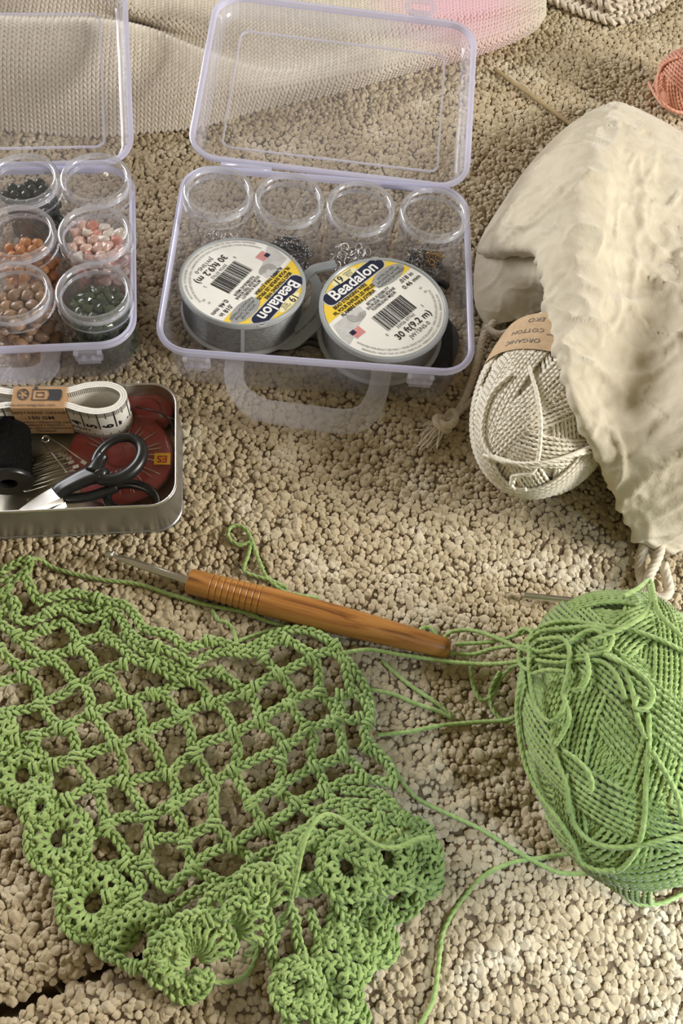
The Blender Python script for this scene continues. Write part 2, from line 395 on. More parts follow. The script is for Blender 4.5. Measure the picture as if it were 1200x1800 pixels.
def scatter(name, pts, rots, scls, m, parent, shape='nub', variants=3, sub=3):
    """points carrying rotation and size, dressed with small wool shapes made in the node tree"""
    me = bpy.data.meshes.new(name); n = len(pts)
    me.vertices.add(n); me.vertices.foreach_set('co', (np.asarray(pts) * SCALE).astype(np.float32).ravel())
    for nm, arr in (('rot', rots), ('scl', np.asarray(scls) * SCALE)):
        at = me.attributes.new(nm, 'FLOAT_VECTOR', 'POINT'); at.data.foreach_set('vector', np.asarray(arr, np.float32).ravel())
    at = me.attributes.new('kind', 'INT', 'POINT'); at.data.foreach_set('value', nrng.integers(0, variants, n).astype(np.int32))
    me.update(); me.materials.append(MT[m])
    o = put(bpy.data.objects.new(name, me), parent)
    g = bpy.data.node_groups.new(name, 'GeometryNodeTree')
    g.interface.new_socket('Geometry', in_out='INPUT', socket_type='NodeSocketGeometry')
    g.interface.new_socket('Geometry', in_out='OUTPUT', socket_type='NodeSocketGeometry')
    gi = g.nodes.new('NodeGroupInput'); go = g.nodes.new('NodeGroupOutput'); L = g.links.new
    jn = g.nodes.new('GeometryNodeJoinGeometry')
    def attr(nm, t):
        a = g.nodes.new('GeometryNodeInputNamedAttribute'); a.data_type = t; a.inputs['Name'].default_value = nm; return a.outputs['Attribute']
    rot = g.nodes.new('FunctionNodeEulerToRotation'); L(attr('rot', 'FLOAT_VECTOR'), rot.inputs[0])
    scl = attr('scl', 'FLOAT_VECTOR'); kd = attr('kind', 'INT')
    for k in range(variants):
        ico = g.nodes.new('GeometryNodeMeshIcoSphere'); ico.inputs['Radius'].default_value = 1; ico.inputs['Subdivisions'].default_value = sub
        sm = g.nodes.new('GeometryNodeSetShadeSmooth'); L(ico.outputs[0], sm.inputs[0])
        src = sm.outputs[0]
        if shape == 'nub':
            nz = g.nodes.new('ShaderNodeTexNoise'); nz.noise_dimensions = '4D'; nz.inputs['W'].default_value = 3.7 * k + 1
            nz.inputs['Scale'].default_value = 1.25; nz.inputs['Detail'].default_value = 1.5
            sb = g.nodes.new('ShaderNodeVectorMath'); sb.operation = 'SUBTRACT'; sb.inputs[1].default_value = (.5, .5, .5)
            L(nz.outputs['Color'], sb.inputs[0])
            sc_ = g.nodes.new('ShaderNodeVectorMath'); sc_.operation = 'SCALE'; sc_.inputs['Scale'].default_value = 1.1
            L(sb.outputs[0], sc_.inputs[0])
            sp_ = g.nodes.new('GeometryNodeSetPosition'); L(src, sp_.inputs['Geometry']); L(sc_.outputs[0], sp_.inputs['Offset'])
            src = sp_.outputs[0]
        mt = g.nodes.new('GeometryNodeSetMaterial'); mt.inputs['Material'].default_value = MT[m]; L(src, mt.inputs[0])
        cmp_ = g.nodes.new('FunctionNodeCompare'); cmp_.data_type = 'INT'; cmp_.operation = 'EQUAL'
        ii = [s_ for s_ in cmp_.inputs if s_.type == 'INT']; L(kd, ii[0]); ii[1].default_value = k
        ip = g.nodes.new('GeometryNodeInstanceOnPoints'); L(gi.outputs[0], ip.inputs['Points']); L(cmp_.outputs[0], ip.inputs['Selection'])
        L(mt.outputs[0], ip.inputs['Instance']); L(rot.outputs[0], ip.inputs['Rotation']); L(scl, ip.inputs['Scale'])
        L(ip.outputs[0], jn.inputs[0])
    L(jn.outputs[0], go.inputs[0])
    md = o.modifiers.new('pile', 'NODES'); md.node_group = g
    o['kind'] = 'stuff'
    return o

# ------------------------------------------------------------------ floor: looped wool carpet with creases
cr1a, cr1b = V(-60, 1800)[:2], V(930, 1415)[:2]
cr2a, cr2b = V(690, 1425)[:2], V(960, 1335)[:2]
def seg(x, y, a, b):
    d = b - a; L = np.hypot(*d); d = d / L
    s = (x - a[0]) * d[0] + (y - a[1]) * d[1]; e = -(x - a[0]) * d[1] + (y - a[1]) * d[0]
    return s / L, e
def floor_h(x, y):
    s, e = seg(x, y, cr1a, cr1b)
    m = np.clip((1.12 - s) * 6, 0, 1) * np.clip((s + .5) * 6, 0, 1)
    h = -.34 * np.exp(-(e / .55) ** 2) * m + .16 * np.exp(-((e + 1.6) / 1.3) ** 2) * m
    s2, e2 = seg(x, y, cr2a, cr2b)
    m2 = np.clip((s2 + .2) * 4, 0, 1) * np.clip((1.3 - s2) * 4, 0, 1)
    h += -.26 * np.exp(-(e2 / .5) ** 2) * m2
    return h
def gap_w(x, y):
    s, e = seg(x, y, cr1a, cr1b)
    return np.where((s > -.6) & (s < 1.05), .035 + .20 * np.clip((.30 - s) / .30, 0, 1), 0), e
gx = np.arange(-34, 46, .35); gy = np.arange(-12, 74, .35)
X, Y = np.meshgrid(gx, gy, indexing='ij')
Z = floor_h(X, Y) - .17
w, e = gap_w(X, Y); Z = np.where(np.abs(e) < w, Z - 1.2, Z)
q = Q().grid(np.stack([X, Y, Z], -1), closed_v=False)
floor = qmesh('floor', q, 'backing')
tag(floor, kind='structure')
sp_ = .270
iy = np.arange(-5.0, 66, sp_ * .866); P = []
for k, yy in enumerate(iy):
    hw = 15.5 + yy * .37
    xs = np.arange(-hw + 2.5, hw + 6.5, sp_) + (k % 2) * sp_ / 2
    P.append(np.c_[xs, np.full(len(xs), yy)])
P = np.concatenate(P); P += nrng.normal(0, .062, P.shape)
w, e = gap_w(P[:, 0], P[:, 1]); P = P[np.abs(e) > w + .03]
n = len(P)
size = np.clip(nrng.lognormal(-.05, .27, n), .55, 1.75) * .160
scl = size[:, None] * np.c_[nrng.uniform(.85, 1.3, n), nrng.uniform(.85, 1.15, n), nrng.uniform(.75, 1.05, n)]
zz = floor_h(P[:, 0], P[:, 1]) - .15 + nrng.normal(0, .022, n) - np.maximum(size - .17, 0) * .7
rot = np.c_[nrng.uniform(-.5, .5, (n, 2)), nrng.uniform(0, 6.28, n)]
scatter('carpet_pile', np.c_[P, zz], rot, scl, 'pile', floor, 'nub', 5, 3)

# ------------------------------------------------------------------ knitted blanket
ST = [  # front edge on the carpet, front swell, dip, second swell, back
    [(-90, 222, 0), (-90, 120, 3.0), (-85, 38, 4.1), (-80, 18, 2.6), (-75, -60, 4.0), (-70, -170, 0)],
    [(60, 232, 0), (55, 125, 3.1), (60, 44, 4.2), (62, 28, 2.7), (70, -60, 4.0), (70, -170, 0)],
    [(160, 240, 0), (158, 130, 3.0), (165, 46, 4.1), (168, 30, 2.7), (175, -40, 3.9), (178, -160, 0)],
    [(250, 233, 0), (252, 140, 2.5), (255, 60, 3.4), (258, 46, 2.1), (262, 4, 3.2), (270, -150, 0)],
    [(350, 222, 0), (358, 160, 1.6), (362, 100, 2.1), (366, 84, 1.25), (370, 10, 2.2), (375, -140, 0)],
    [(460, 192, 0), (470, 160, 1.2), (478, 132, 1.4), (482, 114, 1.0), (478, 15, 1.9), (480, -130, 0)],
    [(600, 160, 0), (608, 138, 1.1), (612, 112, 1.4), (612, 88, 1.5), (605, 18, 1.9), (600, -120, 0)],
    [(735, 122, 0), (742, 104, 1.1), (748, 80, 1.4), (748, 58, 1.6), (742, 10, 1.9), (740, -110, 0)],
    [(850, 92, 0), (858, 74, 1.1), (864, 52, 1.4), (866, 34, 1.6), (866, -4, 1.8), (860, -100, 0)],
    [(930, 58, 0), (938, 44, .8), (943, 30, 1.1), (945, 18, 1.2), (945, -10, 1.3), (940, -90, 0)],
    [(956, 28, 0), (957, 24, .25), (957, 18, .4), (957, 12, .4), (957, -10, .4), (955, -80, 0)]]
ctrl = A([[V(*p) for p in r] for r in ST])
UN, VN = 240, 120
surf = crom(np.swapaxes(crom(ctrl, UN), 0, 1), VN)          # (v, u, 3)
surf = np.swapaxes(surf, 0, 1)
for i in range(UN):                                          # even spacing along each knitted column
    p = surf[i]; L = np.r_[0, np.cumsum(np.linalg.norm(np.diff(p, axis=0), axis=1))]
    s = np.linspace(0, L[-1], VN); surf[i] = np.stack([np.interp(s, L, p[:, k]) for k in range(3)], 1)
surf[..., 2] = np.maximum(surf[..., 2], .02)
bl_o = V(400, 100)
blanket = thing('knitted_blanket', 'cream knitted blanket crumpled in folds behind the two open plastic boxes', 'blanket', bl_o)
qmesh('knit_ground', Q().grid(surf, closed_v=False), 'knit_back', blanket, org=bl_o)
def bsurf(u, v):
    fu = np.clip(u, 0, 1) * (UN - 1.001); fv = np.clip(v, 0, 1) * (VN - 1.001)
    i, j = fu.astype(int), fv.astype(int); a, b = (fu - i)[:, None], (fv - j)[:, None]
    return (surf[i, j] * (1 - a) * (1 - b) + surf[i + 1, j] * a * (1 - b) + surf[i, j + 1] * (1 - a) * b + surf[i + 1, j + 1] * a * b)
midl = np.r_[0, np.cumsum(np.linalg.norm(np.diff(surf[:, 30], axis=0), axis=1))]
ucols = np.interp(np.arange(0, midl[-1], .44), midl, np.linspace(0, 1, UN))
pp, rr, ss = [], [], []
for u in ucols:
    i = int(u * (UN - 1)); Lc = np.linalg.norm(np.diff(surf[i], axis=0), axis=1).sum()
    vs = np.arange(.1, Lc, .29) / Lc
    vs = vs[vs < .86]
    uu = np.full(len(vs), u)
    p = bsurf(uu, vs); tv = bsurf(uu, vs + .006) - bsurf(uu, vs - .006); tu = bsurf(uu + .004, vs) - bsurf(uu - .004, vs)
    tv /= np.linalg.norm(tv, axis=1)[:, None] + 1e-9
    nn = np.cross(tu, tv); nn /= np.linalg.norm(nn, axis=1)[:, None] + 1e-9
    tu = np.cross(tv, nn)
    for k in range(len(vs)):
        for sgn in (-1, 1):
            c, s = math.cos(.50), math.sin(.50) * sgn
            X_ = tv[k] * c + tu[k] * s; Z_ = nn[k]; Y_ = np.cross(Z_, X_)
            R = Matrix((X_, Y_, Z_)).transposed()
            pp.append(p[k] + tu[k] * .102 * sgn + nn[k] * .03); rr.append(tuple(R.to_euler()))
            ss.append((.245, .115, .11))
scatter('knit_stitch', A(pp) - bl_o, A(rr), A(ss), 'knit', blanket, 'oval', 1, 2)

# ------------------------------------------------------------------ clear boxes
def box_local(M, pts): return xf(np.linalg.inv(M), pts)
BW, BD, RZ = 14.8, 11.4, 3.34
def plastic_box(M, loc, rz, label, lid_a, lid_yaw, latches, handle_px, E=0.0):
    root = thing('storage_box', label, 'box', loc, rz)
    def bl_(secs): return loft([(w_, d_ + E if w_ else 0, r_, z_) for w_, d_, r_, z_ in secs])
    q = Q().grid(bl_([(0, 0, 0, .06), (12.6, 9.2, .9, .06), (13.3, 9.9, 1.1, .12), (13.6, 10.2, 1.2, .4), (14.15, 10.75, 1.35, 3.0), (14.2, 10.8, 1.35, 3.12)]))
    qmesh('body', q, 'frost', root, autosmooth=50)
    q = Q().grid(bl_([(14.2, 10.8, 1.35, 3.1), (14.72, 11.32, 1.6, 3.1), (BW, BD, 1.65, 3.17), (BW, BD, 1.65, RZ - .06), (14.7, 11.3, 1.6, RZ), (14.35, 10.95, 1.45, RZ), (14.2, 10.8, 1.35, RZ - .06), (14.2, 10.8, 1.35, 3.1)]))
    qmesh('rim', q, 'frost_rim', root, autosmooth=50)
    q = Q().grid(bl_([(14.5, 11.1, 1.5, RZ), (14.5, 11.1, 1.5, RZ + .1), (14.38, 11.0, 1.45, RZ + .12), (14.3, 10.9, 1.4, RZ)]))
    qmesh('sealing_lip', q, 'frost_rim', root, autosmooth=50)
    # lid folded back over its hinge
    LM = TR(0, (BD + E) / 2 + .02, RZ - .98, lid_yaw) @ TR(0, 0, 0, 0, lid_a)
    lc = TR(0, .25 + BD / 2, 0)
    q = Q().grid(xf(LM @ lc, loft([(0, 0, 0, 0), (12.9, 9.5, .9, 0), (13.3, 9.9, 1.0, .04)])))
    lid = qmesh('lid', q, 'frost_lid', root, autosmooth=50)
    q = Q().grid(xf(LM @ lc, loft([(13.3, 9.9, 1.0, .04), (13.7, 10.3, 1.2, .14), (14.0, 10.6, 1.3, .4), (14.25, 10.85, 1.35, .78)])))
    qmesh('lid_wall', q, 'frost_wall', lid, autosmooth=50)
    q = Q().grid(xf(LM @ lc, loft([(14.2, 10.8, 1.35, .72), (14.7, 11.3, 1.6, .72), (BW, BD, 1.65, .8), (BW, BD, 1.65, .95), (14.66, 11.26, 1.6, 1.0), (14.35, 10.95, 1.45, 1.0), (14.25, 10.85, 1.4, .9), (14.2, 10.8, 1.35, .72)])))
    qmesh('lid_rim', q, 'frost_rim', lid, autosmooth=50)
    q = Q().grid(xf(LM @ lc, loft([(11.7, 8.2, .55, .02), (11.66, 8.16, .53, .1), (11.5, 8.0, .48, .1), (11.46, 7.96, .46, .02)])))
    qmesh('lid_ridge', q, 'frost_rim', lid, autosmooth=50)
    for x in (-4.2, 4.2): qmesh('hinge', Q().box((x - 1.3, -.12, .75), (x + 1.3, .32, .95), LM), 'frost_rim', lid)
    # hanging tab with slot on the far edge
    tp = [(4.1 + .95 * math.cos(a), .25 + BD + .75 + .8 * math.sin(a)) for a in np.linspace(-2.3, math.pi + 2.3 - 2 * math.pi + 2 * math.pi, 26)]
    ti = [(4.1 + .55 * max(-1, min(1, 1.5 * math.cos(a))), .25 + BD + .72 + .28 * max(-1, min(1, 1.6 * math.sin(a)))) for a in np.linspace(-2.3, math.pi + 2.3, 26)]
    ring = []
    for (ox, oy), (ix, iy_) in zip(tp, ti): ring.append([(ox, oy, .85), (ox, oy, .97), (ix, iy_, .97), (ix, iy_, .85)])
    qmesh('lid_tab', Q().grid(xf(LM, A(ring))), 'frost_strap', lid, smooth=False)
    for px in latches:
        c = box_local(M, V(*px)); c[1] = -(BD + E) / 2 - .06; q = Q()
        for b0, b1 in (((-.6, -.12, -.28), (.6, .12, .32)), ((-.5, -.24, -.34), (.5, -.08, -.12)), ((-.62, -.2, .22), (-.42, 0, .34)), ((.42, -.2, .22), (.62, 0, .34)), ((-.28, -.26, -.1), (-.14, -.1, .1)), ((.14, -.26, -.1), (.28, -.1, .1))):
            q.box(A(b0) + c, A(b1) + c)
        o = qmesh('latch', q, 'frost_strap', root, smooth=False)
    if handle_px:
        o_, i_ = [box_local(M, VV(p)) for p in handle_px]
        n = 60; o_, i_ = crom(o_, n), crom(i_, n)
        up = A([0, 0, .16])
        qmesh('handle', Q().grid(np.stack([o_, o_ + up, i_ + up, i_], 1)), 'frost_strap', root, autosmooth=40)
    return root
RB = (2.48, 29.36, .03); RBZ = -.075
RM = TR(*RB, RBZ)
def hz(pts):  # the handle slopes down from the front wall to the carpet
    return [(x, y, 2.75 - 2.2 * min(1, max(0, (y - 630) / 130))) for x, y in pts]
h_out = hz([(398, 626), (394, 660), (401, 693), (428, 727), (470, 744), (560, 758), (618, 762), (655, 746), (676, 712), (686, 668), (688, 652)])
h_in = hz([(430, 630), (428, 662), (437, 686), (468, 704), (510, 711), (552, 716), (600, 722), (630, 716), (645, 690), (651, 665), (653, 650)])
rbox = plastic_box(RM, RB, RBZ, 'open milky plastic box holding two wire spools, with a carry handle', math.radians(8), -.045, [(348, 624, 2.9), (738, 670, 2.9)], (h_out, h_in), .55)
LB = (-13.83, 29.4, .03); LBZ = .075
LMx = TR(*LB, LBZ)
lh_out = hz([(108, 610), (106, 632), (100, 655)]); lh_in = hz([(72, 610), (72, 632), (76, 652)])
lh_out = [(108, 612, 2.9), (105, 632, 2.4), (103, 652, 1.9), (80, 672, 1.4), (20, 676, 1.3), (-80, 676, 1.3)]
lh_in = [(72, 612, 2.9), (73, 628, 2.5), (72, 640, 2.2), (55, 648, 2.0), (15, 650, 2.0), (-80, 650, 2.0)]
lbox = plastic_box(LMx, LB, LBZ, 'open milky plastic box filled with round jars of stone beads', math.radians(14), 0, [(156, 614, 2.9)], (lh_out, lh_in))

# ------------------------------------------------------------------ round jars
def jar_parts(root):
    q = Q().lathe([(1.46, 4.1), (1.46, 3.72), (1.56, 3.6), (1.57, .35), (1.5, .22), (1.4, .16), (0, .16)], 48)
    qmesh('body', q, 'jar', root, autosmooth=50)
    q = Q().lathe([(0, 4.30), (1.40, 4.30)], 48)
    lid = qmesh('lid', q, 'jar_lid', root)
    q = Q().lathe([(1.40, 4.30), (1.44, 4.41), (1.52, 4.45), (1.64, 4.44), (1.70, 4.36), (1.71, 4.0)], 64)
    qmesh('lid_rim', q, 'jar_rim', lid)
    q = Q().lathe([(1.71, 4.0), (1.71, 3.82), (1.69, 3.80), (1.69, 3.70), (1.73, 3.68), (1.73, 3.58), (1.62, 3.55)], 64)
    qmesh('lid_skirt', q, 'jar', lid, autosmooth=40)
    for z0 in (3.98, 3.86):
        a = np.linspace(0, 2 * np.pi, 60, endpoint=False)
        q = Q().tube(np.stack([1.5 * np.cos(a), 1.5 * np.sin(a), z0 + 0 * a], 1), .035, 6, closed=True)
        qmesh('screw_thread', q, 'jar_rim', root)
    a = np.linspace(0, 2 * np.pi, 240, endpoint=False); r = 1.70 + .03 * (np.arange(240) % 2)
    rg = np.stack([np.stack([r * np.cos(a), r * np.sin(a), np.full(240, z)], 1) for z in (3.52, 3.62)])
    qmesh('knurled_edge', Q().grid(rg), 'jar_rim', lid, smooth=False)
def jar(label, xy, z=.12, group=None):
    root = thing('bead_jar', label, 'jar', (xy[0], xy[1], z), 0, group)
    jar_parts(root); return root
JARS = {}
lab = {(0, 0): 'clear screw-top jar holding dark green round beads', (1, 0): 'empty clear screw-top jar beside the dark green bead jar',
       (0, 1): 'clear screw-top jar with a few orange beads', (1, 1): 'clear screw-top jar full of pale pink tumbled stones',
       (0, 2): 'clear screw-top jar full of tan brown pebble beads', (1, 2): 'clear screw-top jar holding moss green stone chips'}
for (i, j), px in {(0, 0): (40, 313), (1, 0): (167.5, 312), (0, 1): (31, 407), (1, 1): (166, 407), (0, 2): (21.5, 511), (1, 2): (164, 511)}.items():
    c = V(*px, 4.5); JARS[(i, j)] = c[:2]; jar(lab[(i, j)], c[:2])
RJ = [V(383, 335, 4.5)[:2], V(508.5, 348, 4.5)[:2], V(634, 361, 4.5)[:2], V(763, 373, 4.5)[:2]]
for c, l in zip(RJ, ('clear screw-top jar with thin silver jump rings, at the end of the row', 'clear screw-top jar holding a pile of dark metal crimp beads',
                     'clear screw-top jar with thick silver jump rings, between two darker jars', 'clear screw-top jar with mixed dark, silver and brass clasps')):
    jar(l, c)

# ------------------------------------------------------------------ beads and findings
def blob_mesh(name, m, seed, sx, sy, sz, lump=.25, facet=False, n=3, hole=None):
    rr_ = random.Random(seed); off = Vector((rr_.uniform(-50, 50), rr_.uniform(-50, 50), 3))
    nu, nv = (14, 9) if not facet else (7, 5)
    R = []
    for i in range(nv + 1):
        th = math.pi * i / nv; ring = []
        for j in range(nu):
            ph = 2 * math.pi * j / nu
            d = Vector((math.sin(th) * math.cos(ph), math.sin(th) * math.sin(ph), math.cos(th)))
            k = 1 + lump * noise.noise(d * 1.3 + off) * 1.6
            ring.append((d.x * sx * k, d.y * sy * k, d.z * sz * k))
        R.append(ring)
    q = Q().grid(A(R)); v, f = q.out()
    me = bpy.data.meshes.new(name); me.from_pydata((v * SCALE).tolist(), [], f.tolist()); me.validate(); me.update()
    me.polygons.foreach_set('use_smooth', np.full(len(me.polygons), not facet)); me.materials.append(m)
    return me
def beads(name, meshes, cen, R, z0, layers, pitch, label, cat, group, zj=.05, dz=None, squash=1.0):
    dz = dz or pitch * .8
    for L in range(layers):
        pts = []
        for a in np.arange(-R, R + .01, pitch * .87):
            for b in np.arange(-R, R + .01, pitch):
                x = b + (pitch / 2 if int(round(a / (pitch * .87))) % 2 else 0) + rnd.uniform(-.12, .12) * pitch + (L % 2) * pitch * .4
                y = a + rnd.uniform(-.12, .12) * pitch
                if x * x + y * y < R * R: pts.append((x, y))
        for x, y in pts:
            o = bpy.data.objects.new(name, rnd.choice(meshes)); COL.objects.link(o)
            o.location = A([cen[0] + x, cen[1] + y, z0 + L * dz + rnd.uniform(-zj, zj) - squash * .12 * (x * x + y * y) / (R * R)]) * SCALE
            o.rotation_euler = (rnd.uniform(-.6, .6), rnd.uniform(-.6, .6), rnd.uniform(0, 6.28))
            tag(o, label, cat, group)
def gem(name, c1, c2, rough=.25, scale=60, sss=0.0):
    return mat(name, c1, c2, rough, scale=scale, sss=sss)
m_p = [gem('pink_stone', (.62, .36, .29), (.78, .60, .52), .2, 30), gem('rose_stone', (.55, .20, .15), (.70, .38, .30), .2, 30), gem('cream_stone', (.72, .62, .54), (.80, .74, .68), .2, 30)]
beads('stone_bead', [blob_mesh('stone_bead', m_p[k % 3 if k < 6 else 0], k, .33, .27, .23, .3) for k in range(9)], JARS[(1, 1)], 1.28, .48, 9, .52,
      'pale pink tumbled stone bead in the clear jar of pink stones', 'bead', 'pink stone beads in one jar', dz=.42)
m_t = [gem('tan_bead', (.34, .20, .11), (.48, .31, .18), .3, 40), gem('brown_bead', (.26, .16, .10), (.38, .25, .16), .3, 40)]
beads('pebble_bead', [blob_mesh('pebble_bead', m_t[k % 2], 30 + k, .36, .29, .25, .2) for k in range(6)], JARS[(0, 2)], 1.25, .48, 8, .58,
      'tan brown polished pebble bead in the clear jar', 'bead', 'tan pebble beads in one jar', dz=.47)
m_o = [gem('orange_bead', (.55, .21, .05), (.66, .31, .11), .4, 40)]
beads('orange_bead', [blob_mesh('orange_bead', m_o[0], 50 + k, .25, .25, .23, .12) for k in range(3)], JARS[(0, 1)], 1.2, .45, 7, .5,
      'round orange carved bead in the clear jar', 'bead', 'orange beads in one jar')
beads('orange_bead', [blob_mesh('orange_bead', m_o[0], 50 + k, .25, .25, .23, .12) for k in range(3)], A(JARS[(0, 1)]) + A([.35, .0]), .62, 3.15, 2, .5,
      'round orange carved bead in the clear jar', 'bead', 'orange beads in one jar')
m_g = [gem('moss_chip', (.018, .030, .014), (.05, .075, .03), .12, 50), gem('jade_chip', (.04, .055, .025), (.08, .11, .045), .12, 50)]
beads('stone_chip', [blob_mesh('stone_chip', m_g[k % 2], 70 + k, .30, .24, .17, .4, True) for k in range(6)], JARS[(1, 2)], 1.32, .45, 9, .46,
      'moss green glossy stone chip in the clear jar', 'bead', 'green stone chips in one jar', dz=.36)
m_d = [gem('dark_green_bead', (.012, .020, .016), (.03, .045, .036), .12, 60)]
beads('round_bead', [blob_mesh('round_bead', m_d[0], 90, .27, .27, .27, .03)], JARS[(0, 0)], 1.22, .48, 7, .53,
      'dark green glossy round bead in the clear jar', 'bead', 'dark green beads in one jar', dz=.46)
o = bpy.data.objects.new('glass_bead', blob_mesh('glass_bead', m_p[2], 12, .12, .12, .10, .05)); COL.objects.link(o)
o.location = A([*V(186, 305, 4.55)[:2], 4.5]) * SCALE; tag(o, 'tiny clear glass bead lying on the lid of the empty jar', 'bead')
def ring_mesh(name, R, r, m):
    a = np.linspace(0, 2 * np.pi, 16, endpoint=False)
    v, f = Q().tube(np.stack([R * np.cos(a), R * np.sin(a), 0 * a], 1), r, 5, closed=True).out()
    me = bpy.data.meshes.new(name); me.from_pydata((v * SCALE).tolist(), [], f.tolist()); me.update()
    me.polygons.foreach_set('use_smooth', np.ones(len(me.polygons), bool)); me.materials.append(MT[m]); return me
def heap(name, meshes, cen, n, R, z0, h, label, cat, group):
    for k in range(n):
        r = R * math.sqrt(rnd.random()); a = rnd.uniform(0, 6.28)
        o = bpy.data.objects.new(name, rnd.choice(meshes)); COL.objects.link(o)
        o.location = A([cen[0] + r * math.cos(a), cen[1] + r * math.sin(a), z0 + h * (1 - (r / R) ** 2) * rnd.random()]) * SCALE
        o.rotation_euler = (rnd.uniform(-1, 1), rnd.uniform(-1, 1), rnd.uniform(0, 6.28)); tag(o, label, cat, group)
heap('jump_ring', [ring_mesh('jump_ring', .24, .03, 'silver')], RJ[0], 46, 1.15, .45, 1.0, 'thin open silver jump ring in the heap', 'ring', 'thin jump rings in one jar')
heap('split_ring', [ring_mesh('split_ring', .23, .05, 'silver')], RJ[2], 46, 1.15, .45, 1.0, 'thick silver split ring in the heap', 'ring', 'thick split rings in one jar')
heap('crimp_bead', [blob_mesh('crimp_bead', MT['gunmetal'], 5, .12, .12, .10, .05)], RJ[1], 190, 1.25, .4, 1.35, 'small dark metal crimp bead in the heap', 'bead', 'crimp beads in one jar')
def clasp_mesh(m):
    q = Q(); a = np.linspace(.5, 2 * np.pi - .3, 14)
    q.tube(np.stack([.17 * np.cos(a), .13 * np.sin(a), 0 * a], 1), .05, 6)
    b = np.linspace(0, 2 * np.pi, 10, endpoint=False); q.tube(np.stack([-.25 + .08 * np.cos(b), .08 * np.sin(b), 0 * b], 1), .03, 5, closed=True)
    q.tube(A([[.1, .14, .03], [.2, .2, .06], [.28, .2, .06]]), .035, 5)
    v, f = q.out(); me = bpy.data.meshes.new('clasp'); me.from_pydata((v * SCALE).tolist(), [], f.tolist()); me.validate(); me.update()
    me.polygons.foreach_set('use_smooth', np.ones(len(me.polygons), bool)); me.materials.append(MT[m]); return me
cm_ = [clasp_mesh('silver'), clasp_mesh('gunmetal'), clasp_mesh('gunmetal'), clasp_mesh('gunmetal')]
heap('lobster_clasp', cm_, RJ[3], 85, 1.25, .4, 1.35, 'small lobster clasp in the dark metal heap', 'clasp', 'clasps in one jar')
heap('brass_clasp', [clasp_mesh('brass')], A(RJ[3]) + A([.35, 0]), 5, .4, 1.4, .5, 'small brass clasp among the darker clasps', 'clasp', 'brass clasps in one jar')

